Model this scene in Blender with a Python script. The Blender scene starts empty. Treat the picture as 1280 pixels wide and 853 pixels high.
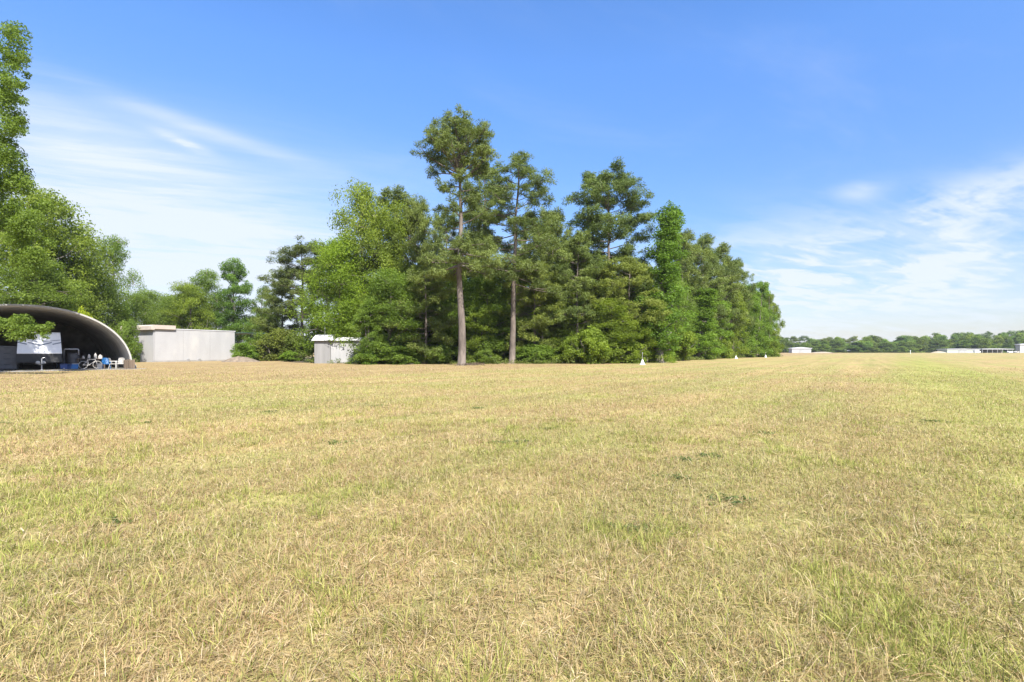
import bpy, bmesh, math, random
import numpy as np
from mathutils import Vector, Matrix

random.seed(7)
PI = math.pi
S = bpy.context.scene
COL = S.collection
F = 640.0; HZ = 439.0; EYE = 1.6

def P(px, d, py=None):
    x = (px-640)/F*d
    z = 0.0 if py is None else EYE+(HZ-py)/F*d
    return (x, d, z)
def zat(py, d): return EYE+(HZ-py)/F*d

# ------------------------------------------------------------------ object helpers
def link(o, parent=None):
    COL.objects.link(o)
    if parent is not None: o.parent = parent
    return o
def tag(o, label=None, cat=None, group=None, kind=None):
    if label: o['label'] = label
    if cat: o['category'] = cat
    if group: o['group'] = group
    if kind: o['kind'] = kind
    return o
def thing(name, label, cat, loc=(0,0,0), rz=0.0, group=None):
    o = bpy.data.objects.new(name, None)
    o.empty_display_size = 0.3
    o.location = loc; o.rotation_euler = (0,0,rz)
    link(o); return tag(o, label, cat, group)
def obj(name, bm, mat, parent=None, smooth=False):
    me = bpy.data.meshes.new(name)
    bmesh.ops.recalc_face_normals(bm, faces=bm.faces)
    bm.to_mesh(me); bm.free()
    if smooth:
        for p in me.polygons: p.use_smooth = True
    me.materials.append(mat)
    return link(bpy.data.objects.new(name, me), parent)
def mobj(name, me, parent=None):
    return link(bpy.data.objects.new(name, me), parent)
def dup(root, loc, rz, scale=(1,1,1), label=None, group=None):
    r = root.copy(); COL.objects.link(r)
    r.location = loc; r.rotation_euler = (0,0,rz); r.scale = scale
    if label: r['label'] = label
    if group: r['group'] = group
    for ch in list(root.children):
        c = ch.copy(); COL.objects.link(c); c.parent = r
        for g in list(ch.children):
            k = g.copy(); COL.objects.link(k); k.parent = c
    return r

# ------------------------------------------------------------------ bmesh helpers
def box(bm, x0, x1, y0, y1, z0, z1, bevel=0.0):
    m = Matrix.Translation(((x0+x1)/2, (y0+y1)/2, (z0+z1)/2)) @ Matrix.Diagonal((x1-x0, y1-y0, z1-z0, 1))
    g = bmesh.ops.create_cube(bm, size=1.0, matrix=m)
    if bevel > 0:
        es = list({e for v in g['verts'] for e in v.link_edges})
        bmesh.ops.bevel(bm, geom=es, offset=bevel, segments=2, affect='EDGES', profile=0.6)
    return bm
def tube(bm, pts, rad, n=8, cap=True):
    pts = [Vector(p) for p in pts]
    rs = rad if isinstance(rad, (list, tuple)) else [rad]*len(pts)
    rings = []
    for i, p in enumerate(pts):
        d = (pts[min(i+1, len(pts)-1)]-pts[max(i-1, 0)]).normalized()
        a = d.cross(Vector((0,0,1)))
        if a.length < 1e-3: a = d.cross(Vector((1,0,0)))
        a.normalize(); b = d.cross(a)
        rings.append([bm.verts.new(p+(a*math.cos(2*PI*k/n)+b*math.sin(2*PI*k/n))*rs[i]) for k in range(n)])
    for r0, r1 in zip(rings[:-1], rings[1:]):
        for k in range(n):
            bm.faces.new((r0[k], r0[(k+1)%n], r1[(k+1)%n], r1[k]))
    if cap:
        bm.faces.new(rings[0][::-1]); bm.faces.new(rings[-1])
    return bm
def lathe(bm, prof, n=20, c=(0,0,0)):
    rings = []
    for r, z in prof:
        rings.append([bm.verts.new((c[0]+r*math.cos(2*PI*k/n), c[1]+r*math.sin(2*PI*k/n), c[2]+z)) for k in range(n)])
    for r0, r1 in zip(rings[:-1], rings[1:]):
        for k in range(n):
            bm.faces.new((r0[k], r0[(k+1)%n], r1[(k+1)%n], r1[k]))
    bm.faces.new(rings[0][::-1]); bm.faces.new(rings[-1])
    return bm
def torus(bm, c, R, r, axis='y', n=24, k=8):
    rings = []
    for i in range(n):
        a = 2*PI*i/n
        ring = []
        for j in range(k):
            b = 2*PI*j/k
            q = R+r*math.cos(b); w = r*math.sin(b)
            if axis == 'y': v = (c[0]+q*math.cos(a), c[1]+w, c[2]+q*math.sin(a))
            else: v = (c[0]+w, c[1]+q*math.cos(a), c[2]+q*math.sin(a))
            ring.append(bm.verts.new(v))
        rings.append(ring)
    for i in range(n):
        for j in range(k):
            bm.faces.new((rings[i][j], rings[(i+1)%n][j], rings[(i+1)%n][(j+1)%k], rings[i][(j+1)%k]))
    return bm
def prism(bm, poly, y0, y1):
    """poly: (x,z) outline swept from y0 to y1"""
    a = [bm.verts.new((x, y0, z)) for x, z in poly]
    b = [bm.verts.new((x, y1, z)) for x, z in poly]
    n = len(poly)
    for i in range(n):
        bm.faces.new((a[i], a[(i+1)%n], b[(i+1)%n], b[i]))
    bm.faces.new(a[::-1]); bm.faces.new(b)
    return bm

# ------------------------------------------------------------------ materials
class NT:
    def __init__(s, nt): s.nt = nt; s.n = nt.nodes; s.l = nt.links
    def add(s, t, **kw):
        x = s.n.new(t)
        for k, v in kw.items(): setattr(x, k, v)
        return x
    def put(s, sock, v):
        if v is None: return
        if isinstance(v, bpy.types.NodeSocket): s.l.new(v, sock)
        else: sock.default_value = v
    def math(s, op, a, b=None, c=None, clamp=False):
        x = s.add('ShaderNodeMath', operation=op, use_clamp=clamp)
        s.put(x.inputs[0], a)
        if b is not None: s.put(x.inputs[1], b)
        if c is not None: s.put(x.inputs[2], c)
        return x.outputs[0]
    def mix(s, f, a, b, blend='MIX'):
        x = s.add('ShaderNodeMix', data_type='RGBA', blend_type=blend)
        s.put(x.inputs[0], f)
        for sock, v in ((x.inputs[6], a), (x.inputs[7], b)):
            if isinstance(v, tuple) and len(v) == 3: v = v+(1,)
            s.put(sock, v)
        return x.outputs[2]
    def ramp(s, v, lo, hi, a=0.0, b=1.0, smooth=True):
        x = s.add('ShaderNodeMapRange')
        x.interpolation_type = 'SMOOTHSTEP' if smooth else 'LINEAR'
        s.put(x.inputs[0], v)
        for i, q in enumerate((lo, hi, a, b)): x.inputs[i+1].default_value = q
        return x.outputs[0]
    def noise(s, vec, scale, detail=3.0, rough=0.55, dist=0.0):
        x = s.add('ShaderNodeTexNoise')
        s.put(x.inputs['Vector'], vec); x.inputs['Scale'].default_value = scale
        x.inputs['Detail'].default_value = detail; x.inputs['Roughness'].default_value = rough
        x.inputs['Distortion'].default_value = dist
        return x.outputs['Fac']
    def comb(s, x, y, z=0.0):
        c = s.add('ShaderNodeCombineXYZ')
        s.put(c.inputs[0], x); s.put(c.inputs[1], y); s.put(c.inputs[2], z)
        return c.outputs[0]

def new_mat(name):
    m = bpy.data.materials.new(name); m.use_nodes = True
    t = NT(m.node_tree); b = m.node_tree.nodes['Principled BSDF']
    return m, t, b
def plain(name, col, rough=0.7, metal=0.0, var=0.15, scale=3.0, stretch=(1,1,1), bump=0.0, grime=None):
    """painted / worn surface with mottling in object space"""
    m, t, b = new_mat(name)
    tc = t.add('ShaderNodeTexCoord'); mp = t.add('ShaderNodeMapping')
    t.l.new(tc.outputs['Object'], mp.inputs['Vector']); mp.inputs['Scale'].default_value = stretch
    n = t.noise(mp.outputs[0], scale, 5, 0.6)
    dark = tuple(c*(1-var) for c in col); lite = tuple(min(1, c*(1+var)) for c in col)
    c = t.mix(t.ramp(n, 0.3, 0.7), dark, lite)
    if grime:
        n2 = t.noise(mp.outputs[0], scale*0.35, 6, 0.7)
        c = t.mix(t.ramp(n2, 0.52, 0.75, 0, grime[3]), c, grime[:3])
    t.l.new(c, b.inputs['Base Color'])
    b.inputs['Roughness'].default_value = rough; b.inputs['Metallic'].default_value = metal
    if bump:
        bn = t.add('ShaderNodeBump'); bn.inputs['Strength'].default_value = bump
        bn.inputs['Distance'].default_value = 0.02
        t.l.new(t.noise(mp.outputs[0], scale*8, 4, 0.6), bn.inputs['Height']); t.l.new(bn.outputs[0], b.inputs['Normal'])
    return m
M = {}
M['white_paint'] = plain('white_paint', (0.80,0.80,0.80), 0.45, 0, 0.05)
M['stripe'] = plain('stripe_grey', (0.22,0.24,0.28), 0.4, 0, 0.1)
M['black'] = plain('black_rubber', (0.025,0.025,0.025), 0.7)
M['steel'] = plain('grey_steel', (0.42,0.42,0.43), 0.4, 0.6)
M['darkgrey'] = plain('dark_grey_metal', (0.10,0.10,0.105), 0.6)
M['blue'] = plain('blue_plastic', (0.025,0.15,0.38), 0.4)
M['navy'] = plain('navy_plastic', (0.03,0.07,0.22), 0.4)
M['cream'] = plain('cream_plastic', (0.46,0.445,0.42), 0.45)
M['wood'] = plain('weathered_wood', (0.11,0.08,0.055), 0.85, 0, 0.35, 4, (1,1,0.15), 0.3)
M['bench'] = plain('bench_top', (0.15,0.12,0.10), 0.8, 0, 0.3, 4)
M['shell_out'] = plain('galvanised_shell', (0.33,0.32,0.31), 0.55, 0.15, 0.18, 0.9, (1,1,1), 0.1, (0.25,0.2,0.15,0.5))
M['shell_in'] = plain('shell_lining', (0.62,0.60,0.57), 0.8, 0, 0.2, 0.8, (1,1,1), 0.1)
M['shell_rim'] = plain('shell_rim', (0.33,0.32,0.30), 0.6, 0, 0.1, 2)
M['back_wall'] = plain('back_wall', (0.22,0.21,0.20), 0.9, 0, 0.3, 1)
M['concrete'] = plain('concrete', (0.26,0.245,0.225), 0.9, 0, 0.14, 1.2, (1,1,1), 0.3)
M['wall_white'] = plain('white_block_wall', (0.335,0.333,0.335), 0.75, 0, 0.05, 0.8, (1,1,0.35), 0.1, (0.45,0.43,0.4,0.5))
M['fascia'] = plain('beige_fascia', (0.42,0.36,0.31), 0.6, 0, 0.08, 1.5)
M['green_metal'] = plain('dark_green_metal', (0.035,0.07,0.05), 0.5)
M['shed_wall'] = plain('grey_shed_wall', (0.30,0.30,0.30), 0.75, 0, 0.12, 1.0, (1,1,0.2), 0.2, (0.24,0.23,0.21,0.6))
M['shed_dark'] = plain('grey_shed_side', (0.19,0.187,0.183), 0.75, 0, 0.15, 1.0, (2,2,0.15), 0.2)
M['roof_white'] = plain('white_roof', (0.45,0.45,0.46), 0.5, 0, 0.05)
M['gravel'] = plain('gravel', (0.165,0.13,0.095), 0.95, 0, 0.3, 2.5, (1,1,1), 0.8)
M['bark_pine'] = plain('pine_bark', (0.125,0.101,0.083), 0.95, 0, 0.4, 2.2, (1,1,0.25), 0.8)
M['bark_grey'] = plain('grey_bark', (0.14,0.12,0.10), 0.95, 0, 0.35, 3, (1,1,0.2), 0.6)

def leaf_mat(name, dark, lite, trans=0.35, rough=0.5):
    m, t, b = new_mat(name)
    at = t.add('ShaderNodeAttribute', attribute_name='tint')
    sp = t.add('ShaderNodeSeparateColor'); t.l.new(at.outputs['Color'], sp.inputs[0])
    oi = t.add('ShaderNodeObjectInfo')
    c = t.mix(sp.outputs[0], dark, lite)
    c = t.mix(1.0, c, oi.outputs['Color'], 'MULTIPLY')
    t.l.new(c, b.inputs['Base Color'])
    b.inputs['Roughness'].default_value = rough
    b.inputs['Specular IOR Level'].default_value = 0.18
    tr = t.add('ShaderNodeBsdfTranslucent')
    t.l.new(t.mix(1.0, c, (1.15,1.25,0.55), 'MULTIPLY'), tr.inputs[0])
    mx = t.add('ShaderNodeMixShader'); mx.inputs[0].default_value = trans
    out = t.n['Material Output']
    t.l.new(b.outputs[0], mx.inputs[1]); t.l.new(tr.outputs[0], mx.inputs[2]); t.l.new(mx.outputs[0], out.inputs[0])
    return m
M['leaf'] = leaf_mat('broad_leaves', (0.085,0.125,0.025), (0.185,0.245,0.052), 0.50)
M['needle'] = leaf_mat('pine_needles', (0.088,0.12,0.036), (0.19,0.23,0.068), 0.36)
M['weed'] = leaf_mat('weed_leaves', (0.085,0.125,0.028), (0.20,0.23,0.06), 0.35)

# field colour shared by the ground sheet and the grass blades: world-space patches and mown strips
g = bpy.data.node_groups.new('field_colour', 'ShaderNodeTree')
g.interface.new_socket('Color', in_out='OUTPUT', socket_type='NodeSocketColor')
t = NT(g)
go = t.add('NodeGroupOutput')
geo = t.add('ShaderNodeNewGeometry'); sx = t.add('ShaderNodeSeparateXYZ')
t.l.new(geo.outputs['Position'], sx.inputs[0])
X, Y = sx.outputs[0], sx.outputs[1]
s_ = t.math('ADD', t.math('MULTIPLY', X, 0.8), t.math('MULTIPLY', Y, -0.6))      # across the mown strip
l_ = t.math('ADD', t.math('MULTIPLY', X, 0.6), t.math('MULTIPLY', Y, 0.8))       # along it
flat = t.comb(X, Y)
n1 = t.noise(flat, 0.16, 4, 0.6)
n2 = t.noise(flat, 0.75, 4, 0.6)
n3 = t.noise(flat, 2.6, 4, 0.65)
stk = t.noise(t.comb(t.math('MULTIPLY', s_, 0.5), t.math('MULTIPLY', l_, 0.035)), 1.0, 4, 0.6)
straw = t.mix(t.ramp(n3, 0.3, 0.7), (0.40,0.275,0.128), (0.485,0.362,0.188))
green = (0.295,0.30,0.098)
dgreen = (0.17,0.205,0.05)
red = (0.38,0.235,0.12)
gm = t.math('ADD', t.math('MULTIPLY', n1, 0.5), t.math('MULTIPLY', stk, 0.5))
gm = t.ramp(gm, 0.40, 0.62, 0.13, 0.85)
c = t.mix(gm, straw, green)
band = t.math('MULTIPLY', t.ramp(s_, -2.0, 2.0), t.ramp(s_, 8.0, 3.5))
c = t.mix(t.math('MULTIPLY', t.math('MULTIPLY', band, t.ramp(Y, 160.0, 25.0, 0.25, 1.0)), 0.65), c, (0.285,0.315,0.07))
c = t.mix(t.math('MULTIPLY', t.ramp(n2, 0.60, 0.72), 0.55), c, red)
c = t.mix(t.math('MULTIPLY', t.ramp(n2, 0.40, 0.27), 0.6), c, green)
n4 = t.noise(flat, 1.5, 3, 0.55)
c = t.mix(t.math('MULTIPLY', t.ramp(n4, 0.70, 0.80), 0.6), c, dgreen)
brn = t.math('MULTIPLY', t.ramp(t.math('ADD', s_, t.math('MULTIPLY', n1, 3.0)), -25.2, -27.0), 0.75)
c = t.mix(brn, c, t.mix(n1, (0.335,0.225,0.115), (0.39,0.285,0.155)))
s2 = t.math('ADD', t.math('MULTIPLY', X, 0.83), t.math('MULTIPLY', Y, -0.558))
l2 = t.math('ADD', t.math('MULTIPLY', X, 0.558), t.math('MULTIPLY', Y, 0.83))
trk = t.noise(t.comb(t.math('MULTIPLY', s2, 1.25), t.math('MULTIPLY', l2, 0.022), 5.0), 1.0, 2, 0.5)
k = t.ramp(trk, 0.34, 0.66, 0.92, 1.07)
spot = t.ramp(t.noise(flat, 3.3, 3, 0.6), 0.64, 0.74, 1.0, 0.55)
k = t.math('MULTIPLY', k, spot)
k = t.math('MULTIPLY', k, t.ramp(t.noise(flat, 0.32, 3, 0.55), 0.3, 0.7, 0.90, 1.10))
c = t.mix(1.0, c, t.comb(k, k, k), 'MULTIPLY')
t.l.new(c, go.inputs[0])

def ground_mat():
    m, t, b = new_mat('field_ground')
    gr = t.add('ShaderNodeGroup'); gr.node_tree = g
    geo = t.add('ShaderNodeNewGeometry')
    n = t.noise(geo.outputs['Position'], 9, 6, 0.75)
    n2 = t.noise(geo.outputs['Position'], 1.3, 6, 0.7)
    f = t.math('MULTIPLY', t.ramp(n, 0.3, 0.65, 0.52, 0.96), t.ramp(n2, 0.3, 0.7, 0.84, 1.06))
    c = t.mix(1.0, gr.outputs[0], t.comb(f, f, f), 'MULTIPLY')
    t.l.new(c, b.inputs['Base Color']); b.inputs['Roughness'].default_value = 0.95
    b.inputs['Specular IOR Level'].default_value = 0.1
    bn = t.add('ShaderNodeBump'); bn.inputs['Strength'].default_value = 0.5; bn.inputs['Distance'].default_value = 0.04
    t.l.new(n, bn.inputs['Height']); t.l.new(bn.outputs[0], b.inputs['Normal'])
    return m
def blade_mat():
    m, t, b = new_mat('grass_blades')
    gr = t.add('ShaderNodeGroup'); gr.node_tree = g
    at = t.add('ShaderNodeAttribute', attribute_name='tint')
    k = t.add('ShaderNodeAttribute', attribute_name='own')
    c = t.mix(k.outputs['Fac'], gr.outputs[0], at.outputs['Color'])
    v = t.add('ShaderNodeAttribute', attribute_name='val')
    c = t.mix(1.0, c, t.comb(v.outputs['Fac'], v.outputs['Fac'], v.outputs['Fac']), 'MULTIPLY')
    t.l.new(c, b.inputs['Base Color']); b.inputs['Roughness'].default_value = 0.6
    b.inputs['Specular IOR Level'].default_value = 0.25
    tr = t.add('ShaderNodeBsdfTranslucent'); t.l.new(c, tr.inputs[0])
    mx = t.add('ShaderNodeMixShader'); mx.inputs[0].default_value = 0.3
    t.l.new(b.outputs[0], mx.inputs[1]); t.l.new(tr.outputs[0], mx.inputs[2])
    t.l.new(mx.outputs[0], t.n['Material Output'].inputs[0])
    return m
M['ground'] = ground_mat(); M['blade'] = blade_mat()

# ------------------------------------------------------------------ ground
bm = bmesh.new()
for (x0,x1,y0,y1) in ((-2400,2400,-400,3000),):
    vs = [bm.verts.new(v) for v in ((x0,y0,0),(x1,y0,0),(x1,y1,0),(x0,y1,0))]
    bm.faces.new(vs)
tag(obj('field', bm, M['ground']), kind='structure')

# forest floor under the wood
M['litter'] = plain('leaf_litter', (0.13,0.10,0.06), 0.95, 0, 0.35, 0.6, (1,1,1), 0.6)
bm = bmesh.new()
rng = np.random.default_rng(3)
outline = [(-46,92),(-28,70),(-14,66),(0,65),(12,66.5),(18,72.5),(31,90),(52,121),(77,148),(84,160),(60,190),(-20,190),(-60,140)]
pts = []
for i in range(len(outline)):
    a = Vector(outline[i]); b = Vector(outline[(i+1)%len(outline)])
    for k in range(8):
        q = a.lerp(b, k/8); pts.append((q.x+rng.normal(0,0.5), q.y+rng.normal(0,0.5)))
bm.faces.new([bm.verts.new((x,y,0.004)) for x,y in pts])
bmesh.ops.triangulate(bm, faces=bm.faces[:])
tag(obj('forest_floor', bm, M['litter']), kind='structure')

# ------------------------------------------------------------------ grass blades (real mesh, thinner with distance)
def mesh_np(name, verts, tris, mats, attrs=None, quads=None, mat_idx=None):
    me = bpy.data.meshes.new(name)
    nv = len(verts); me.vertices.add(nv)
    me.vertices.foreach_set('co', np.ascontiguousarray(verts, np.float32).ravel())
    parts = []; starts = []; totals = []; pos = 0
    if quads is not None and len(quads):
        parts.append(quads.ravel()); starts.append(np.arange(len(quads))*4); totals.append(np.full(len(quads),4)); pos = len(quads)*4
    if tris is not None and len(tris):
        parts.append(tris.ravel()); starts.append(pos+np.arange(len(tris))*3); totals.append(np.full(len(tris),3))
    li = np.concatenate(parts).astype(np.int32)
    me.loops.add(len(li)); me.loops.foreach_set('vertex_index', li)
    st = np.concatenate(starts).astype(np.int32); to = np.concatenate(totals).astype(np.int32)
    me.polygons.add(len(st)); me.polygons.foreach_set('loop_start', st); me.polygons.foreach_set('loop_total', to)
    if mat_idx is not None: me.polygons.foreach_set('material_index', mat_idx.astype(np.int32))
    me.update(calc_edges=True)
    for an, (typ, data) in (attrs or {}).items():
        a = me.attributes.new(an, typ, 'POINT')
        if typ == 'FLOAT_COLOR':
            c4 = np.ones((nv,4), np.float32); c4[:,:3] = data
            a.data.foreach_set('color', c4.ravel())
        else: a.data.foreach_set('value', np.ascontiguousarray(data, np.float32))
    for m in mats: me.materials.append(m)
    return me
def vnoise(x, y, sc, seed):
    r = np.random.default_rng(seed).random((256,256))
    x = x*sc+100; y = y*sc+100
    i = np.floor(x).astype(int); j = np.floor(y).astype(int)
    u = x-i; v = y-j; u = u*u*(3-2*u); v = v*v*(3-2*v)
    a = r[i%256,j%256]; b = r[(i+1)%256,j%256]; c = r[i%256,(j+1)%256]; d = r[(i+1)%256,(j+1)%256]
    return (a*(1-u)+b*u)*(1-v)+(c*(1-u)+d*u)*v

def build_grass():
    rg = np.random.default_rng(11)
    X=[];Y=[];SZ=[]
    for r0, r1, dens, wk in ((1.3,3.2,9500,0.9),(3.2,5,7500,0.95),(5,8,4200,1.15),(8,12,2000,1.5),(12,18,950,1.9),(18,27,400,2.5),(27,42,150,3.4),(42,70,50,4.8)):
        half = math.radians(54)
        n = int(half*(r1*r1-r0*r0)*dens)
        r = np.sqrt(rg.uniform(r0*r0, r1*r1, n)); a = rg.uniform(-half, half, n)
        X.append(r*np.sin(a)); Y.append(r*np.cos(a)); SZ.append(np.full(n, wk))
    x = np.concatenate(X); y = np.concatenate(Y); wk = np.concatenate(SZ); 
    # gather blades towards tuft centres
    cell = 0.085
    ci = np.floor(x/cell); cj = np.floor(y/cell)
    h1 = np.modf(np.abs(np.sin(ci*12.9898+cj*78.233)*43758.5453))[0]; h2 = np.modf(np.abs(np.sin(ci*39.346+cj*11.135)*24634.6345))[0]
    h3 = np.modf(np.abs(np.sin(ci*73.156+cj*52.235)*13758.123))[0]
    tx = (ci+0.2+0.6*h1)*cell; ty = (cj+0.2+0.6*h2)*cell
    pull = rg.uniform(0, 0.75, len(x))
    ox = x-tx; oy = y-ty
    x = x-ox*pull; y = y-oy*pull
    big = vnoise(x, y, 1.1, 1)*0.6+vnoise(x, y, 3.1, 2)*0.4
    far = np.clip((72-np.hypot(x,y))/40,0,1)
    keep = rg.random(len(x)) < far* np.clip(0.6+0.8*(big-0.25)+0.3*h3, 0.4, 1)
    x,y,wk,ox,oy,h3,h1,big = [q[keep] for q in (x,y,wk,ox,oy,h3,h1,big)]
    nt_ = 420
    tr_ = np.sqrt(rg.uniform(1.6**2, 12.0**2, nt_)); ta_ = rg.uniform(-0.9, 0.9, nt_)
    tcx = tr_*np.sin(ta_); tcy = tr_*np.cos(ta_)
    good = vnoise(tcx, tcy, 0.55, 9) > 0.42; tcx = tcx[good]; tcy = tcy[good]; tr_ = tr_[good]
    tcn = rg.integers(25, 110, len(tcx)); ti = np.repeat(np.arange(len(tcx)), tcn)
    trad = rg.uniform(0.04, 0.17, len(tcx))
    ex_ = rg.normal(0,1,len(ti))*trad[ti]; ey_ = rg.normal(0,1,len(ti))*trad[ti]
    n0 = len(x)
    x = np.concatenate([x, tcx[ti]+ex_]); y = np.concatenate([y, tcy[ti]+ey_])
    ox = np.concatenate([ox, ex_]); oy = np.concatenate([oy, ey_])
    wk = np.concatenate([wk, 0.9+np.maximum(0,tr_[ti]-5)*0.1]); h3 = np.concatenate([h3, np.full(len(ti),0.7)]); big = np.concatenate([big, rg.uniform(0.4,0.8,len(tcx))[ti]])
    n = len(x); extra_t = np.arange(n) >= n0
    grn = vnoise(x, y, 0.9, 5)*0.55+vnoise(x, y, 2.7, 6)*0.45
    gtuft = ((grn > 0.70) & (rg.random(n) < 0.5)) | (rg.random(n) < 0.13) | (extra_t & (rg.random(n) < 0.8))
    L = rg.uniform(0.036, 0.10, n)*(0.65+0.8*big)*(0.7+0.6*h3)
    L = np.where(extra_t, L*1.25, L)
    longb = rg.random(n) < 0.07
    L = np.where(longb, L*1.9, L)*np.minimum(1.1, 0.95+0.05*wk)
    W = rg.uniform(0.0026, 0.0054, n)*wk
    # lean: away from the tuft centre, plus chance
    la = np.arctan2(oy, ox)+rg.normal(0, 0.9, n)
    tilt = np.clip(rg.normal(0.85, 0.38, n), 0.05, 1.45)
    tilt = np.where(gtuft, tilt*0.75, tilt)
    dead = (~gtuft) & (rg.random(n) < 0.42)
    tilt = np.where(dead, rg.uniform(1.25, 1.52, n), tilt)
    dx = np.cos(la); dy = np.sin(la)
    curl = rg.uniform(0.05, 0.55, n)
    p0 = np.stack([x, y, np.full(n, -0.004)+dead*rg.uniform(0.004,0.035,n)], 1)
    t1 = tilt-curl*0.4; t2 = np.minimum(tilt+curl, 1.62)
    m = p0+np.stack([dx*np.sin(t1), dy*np.sin(t1), np.cos(t1)], 1)*(L*0.55)[:,None]
    e = m+np.stack([dx*np.sin(t2), dy*np.sin(t2), np.cos(t2)], 1)*(L*0.45)[:,None]
    e[:,2] = np.maximum(e[:,2], 0.004)
    tw = rg.normal(0, 0.5, n)
    sxv = np.stack([-np.sin(la+tw), np.cos(la+tw), rg.normal(0,0.25,n)], 1)
    w = (W*0.5)[:,None]
    V = np.empty((n,5,3), np.float32)
    V[:,0] = p0-sxv*w; V[:,1] = p0+sxv*w; V[:,2] = m+sxv*w*0.85; V[:,3] = m-sxv*w*0.85; V[:,4] = e
    b0 = (np.arange(n)*5)[:,None]
    quads = b0+np.array([[0,1,2,3]]); tris = b0+np.array([[3,2,4]])
    pal = np.array([(0.64,0.51,0.30),(0.54,0.40,0.21),(0.74,0.63,0.44),(0.45,0.28,0.15),(0.40,0.22,0.13),(0.42,0.44,0.125)])
    idx = rg.choice(len(pal), n, p=[0.27,0.22,0.14,0.12,0.05,0.20])
    tint = pal[idx]
    gp = np.array([(0.27,0.34,0.055),(0.37,0.42,0.085),(0.20,0.27,0.05),(0.48,0.49,0.13)])
    gi = rg.choice(4, n, p=[0.3,0.35,0.12,0.23])
    tint = np.where(gtuft[:,None], gp[gi], tint)*np.array([1.02,0.975,0.96])
    own = np.where(gtuft, 0.8, rg.uniform(0.25, 0.8, n))
    val = rg.uniform(0.68, 1.12, n)*0.90*np.where(dead, 1.08, 1.0)
    rep = lambda q: np.repeat(q, 5, axis=0)
    vv = rep(val)
    me = mesh_np('grass', V.reshape(-1,3), tris, [M['blade']],
                 {'tint': ('FLOAT_COLOR', rep(tint)), 'own': ('FLOAT', rep(own)), 'val': ('FLOAT', vv)}, quads)
    o = mobj('grass', me); tag(o, 'short dry mown grass covering the field', 'grass', kind='stuff')
    print('blades', n)
build_grass()

# ------------------------------------------------------------------ trees
def tubes_np(paths, n=6):
    """paths: list of (pts Nx3, radii N) -> verts, quads"""
    VV=[];QQ=[];base=0
    for pts, rad in paths:
        pts = np.asarray(pts, float); rad = np.asarray(rad, float)
        k = len(pts)
        d = np.gradient(pts, axis=0); d /= np.linalg.norm(d, axis=1)[:,None]+1e-9
        up = np.where(np.abs(d[:,2:3]) > 0.9, np.array([[1.,0,0]]), np.array([[0,0,1.]]))
        a = np.cross(d, up); a /= np.linalg.norm(a, axis=1)[:,None]+1e-9
        b = np.cross(d, a)
        th = np.arange(n)*2*PI/n
        ring = pts[:,None,:]+rad[:,None,None]*(np.cos(th)[None,:,None]*a[:,None,:]+np.sin(th)[None,:,None]*b[:,None,:])
        VV.append(ring.reshape(-1,3))
        i = np.arange(k-1)[:,None]*n; j = np.arange(n)[None,:]; jn = (j+1)%n
        q = np.stack([i+j, i+jn, i+n+jn, i+n+j], -1).reshape(-1,4)+base
        QQ.append(q); base += k*n
    return np.concatenate(VV), np.concatenate(QQ)

def leaves_np(rg, centres, rad, counts, L, W, flat=0.65, tint=None, radial=False, up=0.5, rnd=0.75):
    """leaf quads round clump centres"""
    idx = np.repeat(np.arange(len(centres)), counts)
    n = len(idx)
    v = rg.normal(size=(n,3)); v /= np.linalg.norm(v,axis=1)[:,None]
    rr = rg.random(n)**0.45
    off = v*rr[:,None]*rad[idx][:,None]; off[:,2] *= flat
    c = centres[idx]+off
    nr = v*0.6+np.array([0,0,up])+rg.normal(size=(n,3))*rnd
    nr /= np.linalg.norm(nr,axis=1)[:,None]
    a = (v*1.0+rg.normal(size=(n,3))*0.35) if radial else (rg.normal(size=(n,3))+np.array([0,0,-0.35]))
    a -= nr*np.sum(a*nr,axis=1)[:,None]; a /= np.linalg.norm(a,axis=1)[:,None]+1e-9
    b = np.cross(nr, a)
    l = (L*rg.uniform(0.6,1.3,n)*0.5)[:,None]; w = (W*rg.uniform(0.6,1.3,n)*0.5)[:,None]
    V = np.empty((n,4,3)); V[:,0] = c-a*l; V[:,1] = c+b*w-nr*w*0.25; V[:,2] = c+a*l; V[:,3] = c-b*w-nr*w*0.25
    q = (np.arange(n)*4)[:,None]+np.array([[0,1,2,3]])
    tt = np.clip((tint[idx] if tint is not None else 0.5)+rg.normal(0,0.11,n), 0, 1)
    tc = np.repeat(np.stack([tt,tt,tt],1), 4, axis=0)
    return V.reshape(-1,3), q, tc

def trunk_path(rg, H, r0, r1, lean=(0,0), wob=0.15, n=9, flare=1.5):
    t = np.linspace(0,1,n)
    px = lean[0]*t+np.cumsum(rg.normal(0,wob/n**0.5,n))*t; py = lean[1]*t+np.cumsum(rg.normal(0,wob/n**0.5,n))*t
    pts = np.stack([px,py,t*H],1); pts[0,:2] = 0
    r = r0+(r1-r0)*t**0.9
    pts = np.insert(pts, 1, pts[0]*0.92+pts[1]*0.08, axis=0); r = np.insert(r, 1, r[0]); r[0] *= flare
    return pts, r
def on_path(pts, z):
    return np.array([np.interp(z, pts[:,2], pts[:,0]), np.interp(z, pts[:,2], pts[:,1]), z])
def limb(p, q, r, sag=0.0, n=5):
    t = np.linspace(0,1,n)[:,None]
    pts = p+(q-p)*t; pts[:,2] += sag*np.sin(t[:,0]*PI)
    return pts, r*(1-0.8*t[:,0])

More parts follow.
